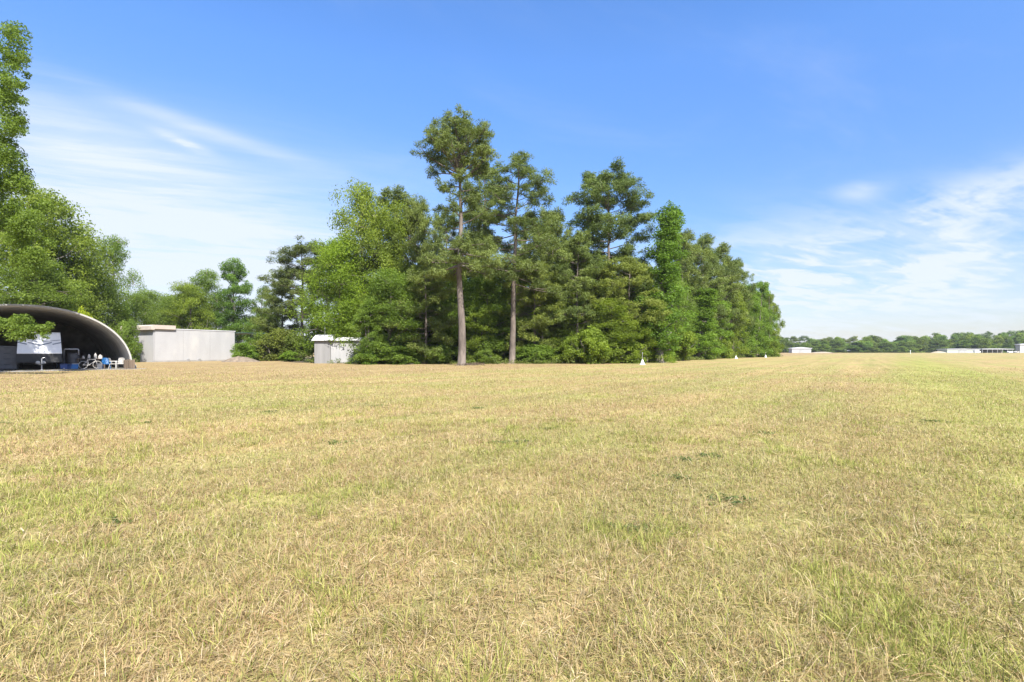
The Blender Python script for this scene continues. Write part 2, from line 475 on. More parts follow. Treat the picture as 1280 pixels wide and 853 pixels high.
PROF = {
 'broad': lambda t: np.sin(PI*np.clip(0.14+0.80*t,0,1))**0.65,
 'dome':  lambda t: np.sqrt(np.clip(1-(np.clip(t,0,1)*0.98)**2.4,0,1)),
 'cone':  lambda t: 0.10+0.90*np.clip(1-t,0,1)**1.05*np.clip(0.6+3*t,0,1),
 'col':   lambda t: np.sin(PI*np.clip(0.20+0.76*t,0,1))**0.5,
}
def crown_mesh(parts, mat):
    VV=[];QQ=[];TT=[];b=0
    for v,q,tc in parts:
        VV.append(v); QQ.append(q+b); TT.append(tc); b += len(v)
    return mesh_np('crown', np.concatenate(VV), None, [mat], {'tint': ('FLOAT_COLOR', np.concatenate(TT))}, np.concatenate(QQ))

def make_broad(seed, H, R, cb, prof='broad', lobes=16, per=7, leaves=70, L=0.25, cs=0.2, bark='bark_grey', mat='leaf', r0=None, extra=None, gap=0.0, stems=1):
    rg = np.random.default_rng(seed)
    tp, tr = trunk_path(rg, H*0.93, r0 or H*0.017, 0.03, (rg.normal(0,0.03)*H, rg.normal(0,0.03)*H), 0.4)
    paths = [(tp,tr)]
    for k in range(stems-1):
        a = rg.uniform(0,2*PI); h = H*rg.uniform(0.6,0.85)
        p2, q2 = trunk_path(rg, h, (r0 or H*0.017)*0.8, 0.02, (math.cos(a)*R*0.5, math.sin(a)*R*0.5), 0.4)
        p2[:,0] += math.cos(a)*0.4; p2[:,1] += math.sin(a)*0.4; paths.append((p2,q2))
    cen=[];cr=[];ct=[]
    f = PROF[prof]
    for i in range(lobes):
        t = (i+rg.uniform(0,1))/lobes
        ang = i*2.39996+rg.normal(0,0.4)
        rr = R*f(t)*rg.uniform(0.55,1.0)
        z = cb+(H-cb)*t*0.94
        ax = on_path(tp, min(z, H*0.93))
        lr = R*rg.uniform(0.32,0.5)*(0.6+0.4*f(t))
        q = ax+np.array([math.cos(ang)*max(0,rr-lr*0.7), math.sin(ang)*max(0,rr-lr*0.7), 0])
        st = on_path(tp, max(cb*0.75, z-rr*0.55))
        paths.append(limb(st, q, max(0.03,(r0 or H*0.017)*0.33*(1-0.5*t)), 0.1*rr))
        ltone = rg.uniform(0.2,0.75)
        for k in range(per):
            v = rg.normal(size=3); v[2] = v[2]*0.9+0.25; v /= np.linalg.norm(v)
            c = q+v*lr*np.array([1,1,0.95])*rg.uniform(0.55,1.15)
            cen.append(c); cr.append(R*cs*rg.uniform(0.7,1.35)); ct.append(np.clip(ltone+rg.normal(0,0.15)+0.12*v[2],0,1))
            if k < 3: paths.append(limb(q, c, 0.035, 0, 3))
    if extra:
        for (ex,ey,ez,er) in extra:
            cen.append(np.array([ex,ey,ez])); cr.append(er); ct.append(rg.uniform(0.3,0.8))
    cen=np.array(cen); cr=np.array(cr); ct=np.array(ct)
    cnt = np.maximum(8,(2.9*leaves*(cr/np.mean(cr))**1.6*rg.uniform(0.6,1.3,len(cr)))).astype(int)
    cnt[rg.random(len(cr)) < gap] = 4
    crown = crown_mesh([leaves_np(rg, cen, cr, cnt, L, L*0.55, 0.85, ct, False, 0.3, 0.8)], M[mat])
    v,q = tubes_np(paths, 7)
    return mesh_np('trunk', v, None, [M[bark]], None, q), crown

def make_pine(seed, H, R, cb, limbs=38, tufts=7, needles=46, L=0.40, r0=None, prof=None, lean=(0,0), low=None, dead=4, tuftr=0.62, bark='bark_pine', rise=0.12, lmin=0.5, topup=0.35):
    rg = np.random.default_rng(seed)
    r0 = r0 or H*0.0125
    tp, tr = trunk_path(rg, H*0.975, r0, 0.05, lean, 0.35, 12, 1.45)
    paths=[(tp,tr)]
    prof = prof or (lambda t: np.sin(PI*np.clip(0.22+0.74*t,0,1))**0.75)
    cen=[];cr=[];ct=[]
    def bough(z, ang, ln, rz, tone):
        st = on_path(tp, z)
        dr = np.array([math.cos(ang), math.sin(ang), rz])
        en = st+dr*ln
        pts, rd = limb(st, en, max(0.025, r0*0.30*(ln/R)), -0.06*ln+0.05, 6)
        paths.append((pts,rd))
        nt = max(4,int(1.7*tufts*(0.5+0.6*ln/R)))
        side = np.array([-dr[1],dr[0],0])
        for k in range(nt):
            u = rg.uniform(0.42,1.05) if ln > 1.2 else rg.uniform(0.1,1)
            c = st+dr*ln*u+side*rg.normal(0,0.22)*ln*(0.3+u*0.7)+np.array([0,0,rg.normal(0.15,0.42)])
            cen.append(c); cr.append(tuftr*rg.uniform(0.7,1.3)); ct.append(np.clip(tone+rg.normal(0,0.15),0,1))
            if k%2 == 0: paths.append(limb(st+dr*ln*max(0.2,u-0.3), c, 0.03, 0, 3))
    for i in range(limbs):
        t = (i+rg.uniform(0,1))/limbs
        z = cb+(H-cb)*t*0.985
        ln = R*float(prof(t))*rg.uniform(lmin,1.1)
        bough(min(z, H*0.97), i*2.39996+rg.normal(0,0.5), ln, rise+topup*t**2+rg.normal(0,0.2), rg.uniform(0.15,0.8))
    for (z, ang, ln, rz) in (low or []): bough(z, ang, ln, rz, rg.uniform(0.4,0.8))
    for i in range(dead):
        z = cb*rg.uniform(0.55,0.98); a = rg.uniform(0,2*PI); st = on_path(tp, z)
        paths.append(limb(st, st+np.array([math.cos(a),math.sin(a),rg.uniform(-0.2,0.3)])*rg.uniform(0.8,2.4), 0.045, 0, 4))
    cen=np.array(cen); cr=np.array(cr); ct=np.array(ct)
    cnt=np.maximum(10,(1.8*needles*(cr/np.mean(cr))**1.5)).astype(int)
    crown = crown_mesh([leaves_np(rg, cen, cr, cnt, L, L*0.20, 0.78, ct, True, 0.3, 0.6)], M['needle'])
    v,q = tubes_np(paths, 8)
    return mesh_np('trunk', v, None, [M[bark]], None, q), crown

PROTO = {}
def measure(me):
    co = np.empty(len(me.vertices)*3, np.float32); me.vertices.foreach_get('co', co); co = co.reshape(-1,3)
    return float(co[:,2].max()-0.1), float(np.percentile(np.hypot(co[:,0], co[:,1]), 93))
def proto(key, H, R, meshes): PROTO[key] = (*measure(meshes[1]), meshes)
proto('broadA', 18, 6.0, make_broad(1, 18, 6.0, 2.2, 'broad', 26, 8, 62))
proto('broadB', 18, 5.2, make_broad(2, 18, 5.2, 1.0, 'broad', 24, 8, 62))
proto('broadC', 16, 6.5, make_broad(3, 16, 6.5, 1.2, 'dome', 24, 9, 62))
proto('broadD', 20, 5.0, make_broad(4, 20, 5.0, 4.5, 'broad', 22, 7, 55, gap=0.1))
proto('sparse', 16, 3.2, make_broad(5, 16, 3.2, 3.0, 'col', 16, 5, 34, L=0.25, cs=0.22))
proto('pole', 20, 2.6, make_broad(6, 20, 2.9, 1.5, 'cone', 46, 6, 36, L=0.22, cs=0.20))
proto('poplar', 18, 4.0, make_broad(7, 18, 4.0, 2.0, 'col', 24, 7, 60, cs=0.19))
proto('edgeA', 13, 3.2, make_broad(8, 13, 3.2, 0.3, 'col', 22, 7, 56, L=0.22, cs=0.2, stems=3))
proto('edgeB', 13, 3.4, make_broad(9, 13, 3.4, 0.2, 'dome', 22, 7, 56, L=0.22, cs=0.2, stems=2))
proto('edgeC', 13, 2.8, make_broad(10, 13, 2.8, 0.3, 'cone', 24, 7, 52, L=0.22, cs=0.22, stems=2))
proto('pineA', 24, 5.5, make_pine(21, 24, 5.5, 9, 40, 8))
proto('pineB', 24, 5.0, make_pine(22, 24, 5.0, 12, 34, 8))
proto('pineC', 20, 5.0, make_pine(23, 20, 5.0, 4.5, 46, 8))
proto('pineD', 18, 5.2, make_pine(24, 18, 5.2, 3.0, 46, 7))
proto('bushA', 3, 2.0, make_broad(31, 3, 2.0, 0.15, 'dome', 12, 6, 46, L=0.22, cs=0.24, r0=0.05, stems=4))
proto('bushB', 3, 1.6, make_broad(32, 3, 1.6, 0.1, 'broad', 12, 6, 42, L=0.20, cs=0.26, r0=0.05, stems=4))
proto('bushC', 3, 2.4, make_broad(33, 3, 2.4, 0.1, 'dome', 14, 6, 44, L=0.2, cs=0.2, r0=0.05, stems=5))

TREES = []
def tree(key, px, d, top, halfw, label, name='tree', cat='tree', col=(1,1,1), group=None, x=None, rz=None, meshes=None, H0=None, R0=None):
    if meshes is None: H0, R0, meshes = PROTO[key]
    elif key == 'fit': H0, R0 = measure(meshes[1])
    H = zat(top, d); R = halfw/F*d
    X = (px-640)/F*d if x is None else x
    rz = random.uniform(0, 2*PI) if rz is None else rz
    o = thing(name, label, cat, (X, d, -0.03), rz, group)
    o.scale = (R/R0, R/R0, H/H0)
    tr = mobj('stem' if name == 'bush' else 'trunk', meshes[0], o)
    cr = mobj('foliage' if name == 'bush' else 'crown', meshes[1], o); cr.color = (*col, 1)
    return o

# --- the tall pines, each its own shape
hd = 57.0; hH = zat(139, hd); sc = hd/F
def hero_pine():
    rg = np.random.default_rng(104); H = hH
    tp, tr = trunk_path(rg, H*0.96, 0.47, 0.06, (-0.5,0.0), 0.3, 14, 1.5)
    tp[:,0] += 0.12*np.sin(tp[:,2]*0.45); tp[:2,0] = 0
    paths=[(tp,tr)]; cen=[];cr=[];ct=[]
    def bough(z0, tgt, nt, spread, tone, rad):
        st = on_path(tp, z0); tgt = np.asarray(tgt, float); v = tgt-st
        mid = st+v*0.5+np.array([rg.normal(0,.25),rg.normal(0,.25),rg.normal(-0.1,.25)])
        u = np.linspace(0,1,7)[:,None]
        pts = (1-u)**2*st+2*u*(1-u)*mid+u**2*tgt
        paths.append((pts, rad*(1-0.82*u[:,0])))
        for k in range(nt):
            q = rg.uniform(0.55,1.03)
            c = (1-q)**2*st+2*q*(1-q)*mid+q*q*tgt+rg.normal(size=3)*spread*np.array([1,1,0.55])+np.array([0,0,0.15])
            cen.append(c); cr.append(0.55*rg.uniform(0.65,1.3)); ct.append(np.clip(tone+rg.normal(0,.15),0,1))
            if k%2==0: paths.append(limb((1-q*0.8)**2*st+2*q*0.8*(1-q*0.8)*mid+(q*0.8)**2*tgt, c, 0.03, 0, 3))
    ax = tp[-1]
    for k in range(34):        # rounded cap
        a = k*2.39996+rg.normal(0,.25); e = math.asin(-0.42+1.4*(k+0.5)/34)
        rr = rg.uniform(0.72,1.0)
        tgt = (ax[0]+4.5*rr*math.cos(e)*math.cos(a), ax[1]+4.5*rr*math.cos(e)*math.sin(a), H-3.6+3.4*rr*math.sin(e))
        bough(np.clip(tgt[2]-0.55*4.5*math.cos(e)-0.6, 19.5, H*0.95), tgt, 10, 0.5, rg.uniform(0.25,0.75), 0.11)
    for k in range(17):        # open middle
        a = k*2.39996+1.0; z = 14.8+8.0*k/17; ln = rg.uniform(1.6,4.0)
        c0_ = on_path(tp, z)
        bough(z, (c0_[0]+ln*math.cos(a), c0_[1]+ln*math.sin(a), z+ln*rg.uniform(0.0,0.45)), 8, 0.45, rg.uniform(0.2,0.7), 0.09)
    for k in range(20):        # low heavy collar of boughs
        a = k*2.39996+0.3; z = rg.uniform(10.6,13.4); ln = rg.uniform(2.0,4.9)
        c0_ = on_path(tp, z)
        bough(z, (c0_[0]+ln*math.cos(a), c0_[1]+ln*math.sin(a), z+ln*rg.uniform(-0.42,0.12)), 11, 0.55, rg.uniform(0.4,0.85), 0.12)
    for k in range(9):         # dead stubs
        z = rg.uniform(5,22); a = rg.uniform(0,2*PI); st = on_path(tp, z)
        paths.append(limb(st, st+np.array([math.cos(a),math.sin(a),rg.uniform(-0.3,0.3)])*rg.uniform(0.6,1.8), 0.05, 0, 4))
    cen=np.array(cen); cr=np.array(cr); ct=np.array(ct)
    cnt=(80*(cr/np.mean(cr))**1.5).astype(int)
    crown = crown_mesh([leaves_np(rg, cen, cr, cnt, 0.36, 0.07, 0.75, ct, True, 0.3, 0.6)], M['needle'])
    v,q = tubes_np(paths, 8)
    return mesh_np('trunk', v, None, [M['bark_pine']], None, q), crown
mm = hero_pine()
tree('', 577, hd, 139, 5.0/sc, 'tallest pine, bare straight trunk and open rounded top, in front of the wood', 'pine_tree', 'pine tree', (1.05,1.05,0.95), rz=0, meshes=mm, H0=hH, R0=5.0)
d2 = 66.0; h2 = zat(193, d2)
mm = make_pine(102, h2, 6.2, 10.5, 42, 7, 44, L=0.38, r0=0.36, lean=(0.2,0), dead=6, tuftr=0.6, prof=lambda t: np.sin(PI*np.clip(0.30+0.66*t,0,1))**0.7)
tree('fit', 640, d2, 193, 6.2/(d2/F), 'second tall pine with layered drooping boughs, right of the tallest pine', 'pine_tree', 'pine tree', (1.0,1.02,0.95), rz=0, meshes=mm, H0=h2, R0=6.2)
d3 = 76.0; h3 = zat(203, d3)
mm = make_pine(103, h3, 6.6, 9.0, 56, 10, 46, L=0.45, r0=0.36, dead=4, tuftr=0.7, prof=lambda t: np.sin(PI*np.clip(0.28+0.66*t,0,1))**0.6)
tree('fit', 762, d3, 203, 6.6/(d3/F), 'broad dense dark pine with a domed top, highest in the right half of the wood', 'pine_tree', 'pine tree', (0.92,0.98,0.95), rz=1.0, meshes=mm, H0=h3, R0=6.6)

G = 'trees of the wood beyond the mown field'
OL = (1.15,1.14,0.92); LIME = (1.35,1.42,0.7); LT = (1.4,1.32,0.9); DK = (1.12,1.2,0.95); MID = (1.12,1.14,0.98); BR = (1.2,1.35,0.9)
rows = [
 # key px d top halfw colour label
 ('pineC',522,71,240,28,OL,'olive pine whose crown touches the left side of the tallest pine'),
 ('pineA',560,80,258,30,MID,'green pine seen through the open crown of the tallest pine'),
 ('pineC',664,78,258,32,OL,'olive pine directly behind the second tall pine, on its right'),
 ('broadA',704,80,292,36,LT,'light broadleaf crown in the dip between second pine and domed pine'),
 ('pineB',604,74,197,34,OL,'tall pine rising close behind and right of the tallest pine'),
 ('pineC',690,76,252,34,OL,'pine with open spreading boughs between the second tall pine and the dense domed pine'),
 ('pineC',722,70,285,36,MID,'medium pine left of the dense domed pine, its crown below the skyline peak'),
 ('broadA',455,72,222,42,LT,'tall light green broadleaf tree forming the left peak of the wood'),
 ('pineA',497,74,228,46,OL,'grey green pine filling the skyline between the left peak and the tallest pine'),
 ('broadB',492,70,248,36,LT,'light green tree between the left peak tree and the tallest pine'),
 ('broadA',424,69,290,44,LIME,'lime green broadleaf tree spreading over the grey shed'),
 ('broadB',486,63.5,335,42,DK,'dark green low tree with boughs to the ground right of the grey shed'),
 ('edgeB',462,62,372,24,DK,'deep green small tree hiding the right end of the grey shed'),
 ('pineD',532,64,322,44,OL,'olive green pine with thin bare stems left of the tallest trunk'),
 ('broadC',560,76,318,50,DK,'dark broadleaf tree in shade behind the tallest pine trunk'),
 ('broadB',606,71,335,40,DK,'dark green tree filling the gap between the two tall pine trunks'),
 ('pineD',668,70,325,40,LT,'pale olive pine just right of the second tall pine trunk'),
 ('broadC',696,75,345,46,LT,'rounded green tree low in the middle of the wood edge'),
 ('pineC',736,73,310,40,LT,'olive pine in front of the dense domed pine'),
 ('pineD',786,71,318,42,LT,'olive green pine below and right of the dense domed pine'),
 ('pole',824,70,246,34,(1.0,1.2,0.85),'slim pointed bright green tree right of the dense domed pine'),
 ('broadB',762,69,372,36,LT,'light green spreading tree at the edge behind the yellow green bushes'),
 ('edgeB',806,70,376,30,LT,'light green edge tree behind the nearest white marker cone'),
 ('pineC',852,98,281,32,OL,'pine at the left end of the rounded pine canopy on the right side'),
 ('pineC',878,105,288,32,MID,'pine with a rounded top in the middle of the right side canopy'),
 ('pineC',900,113,300,30,OL,'pine on the sloping shoulder of the right side canopy'),
 ('pineC',918,123,318,22,MID,'last tall pine at the right end of the rounded pine canopy'),
 ('edgeA',845,86,385,24,LT,'leafy edge tree left of the run of bright saplings'),
 ('edgeC',872,95,360,22,BR,'first tall bright green sapling in the row along the right edge'),
 ('edgeA',893,106,363,21,BR,'bright bushy sapling second along the right edge row'),
 ('edgeB',911,115,362,20,LT,'round headed sapling third along the right edge row'),
 ('edgeA',928,126,366,18,BR,'fourth sapling in the right edge row, behind the second white marker'),
 ('edgeC',942,134,353,17,BR,'tall sapling fifth along the right edge row'),
 ('edgeA',955,142,351,16,BR,'tallest sapling near the far right corner of the wood'),
 ('edgeB',966,150,364,14,LT,'last dark edged sapling at the far right corner of the wood'),
 # left background
 ('broadC',206,113,366,32,MID,'low broad tree just left of centre behind the white block building'),
 ('broadB',240,111,354,28,LT,'mid green rounded tree behind the centre of the white block building'),
 ('broadA',272,124,366,26,MID,'leafy tree between the two upright trees above the white block building'),
 ('broadC',309,126,392,22,OL,'low olive tree beside the right end of the white block building'),
 ('broadB',336,113,384,24,MID,'low green tree filling in left of the grey shed pines'),
 ('broadA',188,118,360,34,MID,'round green tree behind the roof of the white block building'),
 ('broadC',222,122,348,32,LT,'broad light tree behind the middle of the white block building'),
 ('broadD',256,120,335,24,DK,'dark open topped tree behind the white block building'),
 ('poplar',291,116,321,24,(0.9,1.1,0.95),'tall dark upright tree above the right end of the white block building'),
 ('sparse',323,118,357,14,DK,'thin sparse tree standing alone in the sky gap'),
 ('pineC',352,98,338,28,OL,'small dark pine left of the grey shed pines'),
 ('pineA',378,90,299,40,(0.95,0.92,0.9),'dark spreading pine behind the left end of the grey shed'),
 ('pineB',410,92,300,32,OL,'pine behind the lime green tree'),
]
for key,px,d,top,hw,col,lab in rows:
    nm = 'pine_tree' if key.startswith('pine') else ('sapling' if key.startswith('edge') and px > 860 else 'broadleaf_tree')
    ct = {'pine_tree':'pine tree','sapling':'sapling','broadleaf_tree':'tree'}[nm]
    tree(key, px, d, top, hw, lab, nm, ct, col)

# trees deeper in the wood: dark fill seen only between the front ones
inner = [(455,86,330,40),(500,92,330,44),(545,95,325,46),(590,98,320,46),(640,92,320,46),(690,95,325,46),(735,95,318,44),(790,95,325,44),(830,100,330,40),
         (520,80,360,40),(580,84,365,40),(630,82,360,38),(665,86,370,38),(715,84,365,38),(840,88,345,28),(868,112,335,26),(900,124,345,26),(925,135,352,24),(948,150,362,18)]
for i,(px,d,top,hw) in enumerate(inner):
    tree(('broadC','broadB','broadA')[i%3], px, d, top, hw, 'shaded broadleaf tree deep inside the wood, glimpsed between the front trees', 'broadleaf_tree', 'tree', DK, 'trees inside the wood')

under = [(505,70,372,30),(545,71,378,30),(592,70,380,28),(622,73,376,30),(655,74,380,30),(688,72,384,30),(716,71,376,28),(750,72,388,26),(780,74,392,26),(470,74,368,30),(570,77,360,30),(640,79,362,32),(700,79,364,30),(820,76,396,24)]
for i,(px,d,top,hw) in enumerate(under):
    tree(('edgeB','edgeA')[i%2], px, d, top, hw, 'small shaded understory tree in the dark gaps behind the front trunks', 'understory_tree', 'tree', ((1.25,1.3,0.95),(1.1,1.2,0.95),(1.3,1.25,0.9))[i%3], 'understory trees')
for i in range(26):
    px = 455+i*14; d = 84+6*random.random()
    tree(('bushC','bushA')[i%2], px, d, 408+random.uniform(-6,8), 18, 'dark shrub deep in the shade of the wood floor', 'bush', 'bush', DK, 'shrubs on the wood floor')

# bushes along the wood edge and the left scrub
YG = (1.35,1.32,0.85)
bushes = [
 ('bushA',458,61,430,14,BR,'bright green bush at the right foot of the grey shed'),
 ('bushC',500,62.5,432,26,DK,'dark shrub under the trees right of the grey shed'),
 ('bushB',548,63,428,18,MID,'green shrub left of the tallest pine trunk'),
 ('bushA',606,64,436,18,MID,'low green shrub between the two tall pine trunks'),
 ('bushC',668,67,430,26,DK,'dark shrub right of the second tall pine trunk'),
 ('bushA',716,65,418,20,YG,'yellow green bush, left of the pair in front of the wood'),
 ('bushB',740,64,406,22,YG,'tall yellow green bush, right of the pair in front of the wood'),
 ('bushC',776,67,414,26,LT,'light bush left of the nearest white marker cone'),
 ('bushA',826,78,412,22,BR,'bright bush right of the nearest white marker cone'),
 ('bushB',848,84,408,20,YG,'yellow green bush at the start of the bright sapling row'),
 ('bushC',880,98,420,18,MID,'low bush at the foot of the first bright sapling'),
 ('bushA',903,110,424,15,LT,'low bush at the foot of the third sapling in the edge row'),
 ('bushB',934,126,427,12,MID,'low bush just right of the second white marker'),
 ('bushC',962,141,425,11,LT,'low bush by the third white marker at the wood corner'),
 ('bushC',308,81,428,15,BR,'bright bush beside the right end of the white block building'),
 ('bushA',329,85,416,20,MID,'green scrub bush behind the gravel pile'),
 ('bushC',404,74,398,20,DK,'dark shrub rising directly behind the grey shed roof'),
 ('bushC',345,84,410,24,(1.1,0.95,0.9),'brownish green scrub bush between gravel pile and grey shed'),
 ('bushA',372,83,416,20,(1.0,0.95,0.9),'tangled scrub bush just left of the grey shed'),
 ('bushB',362,77,438,12,BR,'small bright shrub at the front of the scrub'),
 ('bushB',106,66,383,15,(2.2,1.9,0.7),'yellow flowering bush showing just above the curved hangar roof'),
 ('bushC',160,72,400,12,DK,'dark overhanging shrub between curved hangar and white block building'),
]
for key,px,d,top,hw,col,lab in bushes: tree(key, px, d, top, hw, lab, 'bush', 'bush', col)

# --- left side: near tree outside the frame whose limbs reach in, and the trees behind the hangar
dN = 34.0; xN = -41.0
ex = []
rg = np.random.default_rng(77)
def reach(px0, px1, py0, py1, n, r, d0=dN, d1=dN+3):
    for i in range(n):
        px = rg.uniform(px0,px1); py = rg.uniform(py0,py1); d = rg.uniform(d0,d1)
        p = P(px,d,py); ex.append((p[0]-xN, p[1]-dN, p[2], rg.uniform(0.6,1.2)*r))
reach(-40, 22, 35, 190, 44, 0.75); reach(5, 36, 60, 170, 16, 0.42)
reach(-40, 30, 190, 300, 40, 0.9); reach(20,60,250,340,20,0.8)
reach(-60, 40, 398, 420, 34, 0.45, 33, 35.5); reach(40, 68, 404, 420, 12, 0.32, 34, 35.5)
mm = make_broad(201, 24, 6.0, 5.0, 'broad', 30, 9, 150, L=0.17, cs=0.14, r0=0.45, extra=ex)
tree('', 0, dN, HZ-(24-EYE)/dN*F, 6.0/dN*F, 'large near tree at the left edge whose limbs hang in front of the curved hangar', 'broadleaf_tree', 'tree', (1.1,1.15,0.95), x=xN, rz=0, meshes=mm, H0=24, R0=6.0)
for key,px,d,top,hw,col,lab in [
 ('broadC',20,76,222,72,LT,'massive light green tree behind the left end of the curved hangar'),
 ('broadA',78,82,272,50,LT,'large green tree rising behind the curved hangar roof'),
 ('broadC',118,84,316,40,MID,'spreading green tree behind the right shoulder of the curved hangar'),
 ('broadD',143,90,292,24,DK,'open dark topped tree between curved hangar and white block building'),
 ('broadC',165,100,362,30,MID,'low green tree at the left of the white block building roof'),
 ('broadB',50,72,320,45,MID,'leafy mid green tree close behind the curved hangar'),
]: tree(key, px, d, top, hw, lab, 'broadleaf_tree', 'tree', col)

# --- weeds along the wood edge (uncountable)
def clover():
    rg = np.random.default_rng(88); cen=[]
    for k in range(18):
        r = math.sqrt(rg.uniform(4.5**2, 16**2)); a = rg.uniform(-0.9,0.9); R_ = rg.uniform(0.04,0.13)
        for i in range(int(60*R_/0.15)):
            q = rg.normal(size=2)*R_*np.array([1.3,0.8]); cen.append((r*math.sin(a)+q[0], r*math.cos(a)+q[1], rg.uniform(0.008,0.045)))
    cen = np.array(cen); n = len(cen)
    v,q,tc = leaves_np(rg, cen, np.full(n,0.022), np.full(n,5), 0.024, 0.045, 0.5, rg.uniform(0,0.9,n), False, 1.6, 0.6)
    v[:,2] = np.maximum(v[:,2], 0.006)
    o = mobj('clover', mesh_np('clover', v, None, [M['clover']], {'tint':('FLOAT_COLOR',tc)}, q))
    tag(o, 'small dark green clover patches scattered in the dry grass', 'clover', kind='stuff')
M['clover'] = leaf_mat('clover_leaves', (0.085,0.125,0.04), (0.19,0.22,0.075), 0.35)
clover()
def weeds():
    rg = np.random.default_rng(55)
    line = [(-27,67.5),(-14,64),(0,63.2),(12,65.5),(18,71.5),(31,89),(52,120),(77,147)]
    cen=[]; 
    for a,b in zip(line[:-1], line[1:]):
        n = int(math.dist(a,b)*8)
        for k in range(n):
            u = rg.random(); cen.append((a[0]+(b[0]-a[0])*u+rg.normal(0,0.3), a[1]+(b[1]-a[1])*u+rg.normal(0.4,0.8), rg.uniform(0.05,0.3+0.45*rg.random()**2)))
    cen = np.array(cen); r = rg.uniform(0.15,0.55,len(cen)); cnt = (r*70).astype(int)
    v,q,tc = leaves_np(rg, cen, r, cnt, 0.2, 0.09, 0.8, rg.random(len(cen)))
    v[:,2] = np.maximum(v[:,2], 0.0)
    o = mobj('undergrowth', mesh_np('undergrowth', v, None, [M['weed']], {'tint':('FLOAT_COLOR',tc)}, q))
    tag(o, 'ragged low weeds along the foot of the wood', 'weeds', kind='stuff')
weeds()

# --- far treeline
proto('farA', 16, 7, make_broad(41, 16, 7, 0.2, 'dome', 20, 7, 22, L=1.0, cs=0.26))
proto('farB', 18, 6, make_broad(42, 18, 6, 0.2, 'broad', 20, 7, 22, L=1.0, cs=0.26))
proto('farC', 19, 5, make_pine(43, 19, 5, 3, 24, 5, 12, L=1.1, tuftr=1.1))
rr = random.Random(5)
def far_top(px):
    pts = [(960,421),(1000,421),(1020,425),(1040,421),(1090,421),(1160,420),(1185,416),(1200,415),(1290,414),(1340,413)]
    for (a,ya),(b,yb) in zip(pts[:-1],pts[1:]):
        if a <= px <= b: return ya+(yb-ya)*(px-a)/(b-a)
    return 418
first = {}
for row,(d,off,step) in enumerate(((560,0,8.0),(500,3.5,9.0),(470,10,7.0))):
    px = 955.0
    while px < 1345:
        key = rr.choice(['farA','farB','farC','farC','farB'] if row == 0 else ['farA','farB'])
        H0,R0,ms = PROTO[key]
        top = far_top(px)+off*rr.uniform(0.4,2.4)+rr.uniform(-2.2,2.2)
        H = zat(top, d); R = rr.uniform(5.5,11)/F*d
        if key not in first:
            me = ms[1].copy(); first[key] = me
        o = thing('distant_tree', 'dark green tree in the distant treeline at the far side of the field', 'tree', ((px-640)/F*d, d+rr.uniform(-15,15), 0), rr.uniform(0,6.28), 'trees of the distant treeline')
        o.scale = (R/R0,R/R0,H/H0)
        c = rr.uniform(0.9,1.5)
        mobj('trunk', ms[0], o); k = mobj('crown', ms[1], o); k.color = (c*rr.uniform(0.85,1.1), c, c*rr.uniform(0.8,1.1), 1)
        px += step*rr.uniform(0.7,1.25)

# brush pile at the foot of the tallest pine
rg = np.random.default_rng(21)
bp = thing('brush_pile', 'brown pile of fallen sticks at the foot of the tallest pine', 'brush pile', P(590,56.6))
for k in range(34):
    a = rg.uniform(0,PI); c_ = np.array([rg.normal(0,0.75), rg.normal(0,0.3), rg.uniform(0.03,0.26)]); l_ = rg.uniform(0.4,1.3)
    v_ = np.array([math.cos(a), math.sin(a)*0.6, rg.uniform(-0.18,0.18)])*l_*0.5
    if k == 0: bm = bmesh.new()
    q0 = c_-v_; q1 = c_+v_; q0[2] = max(q0[2],0.02); q1[2] = max(q1[2],0.02)
    tube(bm, [q0, (q0+q1)/2+rg.normal(0,0.03,3)*np.array([1,1,0.3]), q1], [0.035,0.03,0.012], 5)
obj('sticks', bm, M['wood'], bp)

# ------------------------------------------------------------------ curved hangar
HA = thing('aircraft_hangar', 'open fronted curved metal hangar with a pale rim and dark interior at the left', 'hangar', (-39.6,41.6,0), math.atan2(0.69,0.725))
def hloc(u, a, z=0):   # hangar-local to world
    return (-39.6+0.725*u-0.69*a, 41.6+0.69*u+0.725*a, z)
HRZ = math.atan2(0.69,0.725)
W2, HH, LEN = 7.1, 5.37, 24.0
def arch(n, w, h, e=2.15):
    out = []
    for i in range(n+1):
        th = PI*i/n
        c, s = math.cos(th), math.sin(th)
        out.append((w*math.copysign(abs(c)**(2/e), c), h*abs(s)**(2/e)))
    return out
def shell(w, h, y0, y1, rib, ny):
    bm = bmesh.new(); rows=[]
    for j in range(ny+1):
        y = y0+(y1-y0)*j/ny
        k = rib*(0.5-0.5*math.cos(2*PI*j/4))
        rows.append([bm.verts.new((x*(1+k/w), y, z*(1+k/h))) for x,z in arch(48, w, h)])
    for a,b in zip(rows[:-1],rows[1:]):
        for i in range(48): bm.faces.new((a[i],a[i+1],b[i+1],b[i]))
    return bm
obj('roof_shell', shell(W2, HH, 0.12, LEN, 0.05, 160), M['shell_out'], HA, True)
obj('lining', shell(W2-0.09, HH-0.09, 0.12, LEN-0.1, 0.05, 160), M['shell_in'], HA, True)
bm = bmesh.new()
o1 = arch(48, W2+0.03, HH+0.03); i1 = arch(48, W2-0.10, HH-0.10)
for y in (0.0,):
    A = [bm.verts.new((x,0,z)) for x,z in o1]; B=[bm.verts.new((x,0,z)) for x,z in i1]
    A2=[bm.verts.new((x,0.14,z)) for x,z in o1]; B2=[bm.verts.new((x,0.14,z)) for x,z in i1]
    for i in range(48):
        bm.faces.new((A[i],A[i+1],B[i+1],B[i])); bm.faces.new((A2[i],A2[i+1],A[i+1],A[i])); bm.faces.new((B[i],B[i+1],B2[i+1],B2[i]))
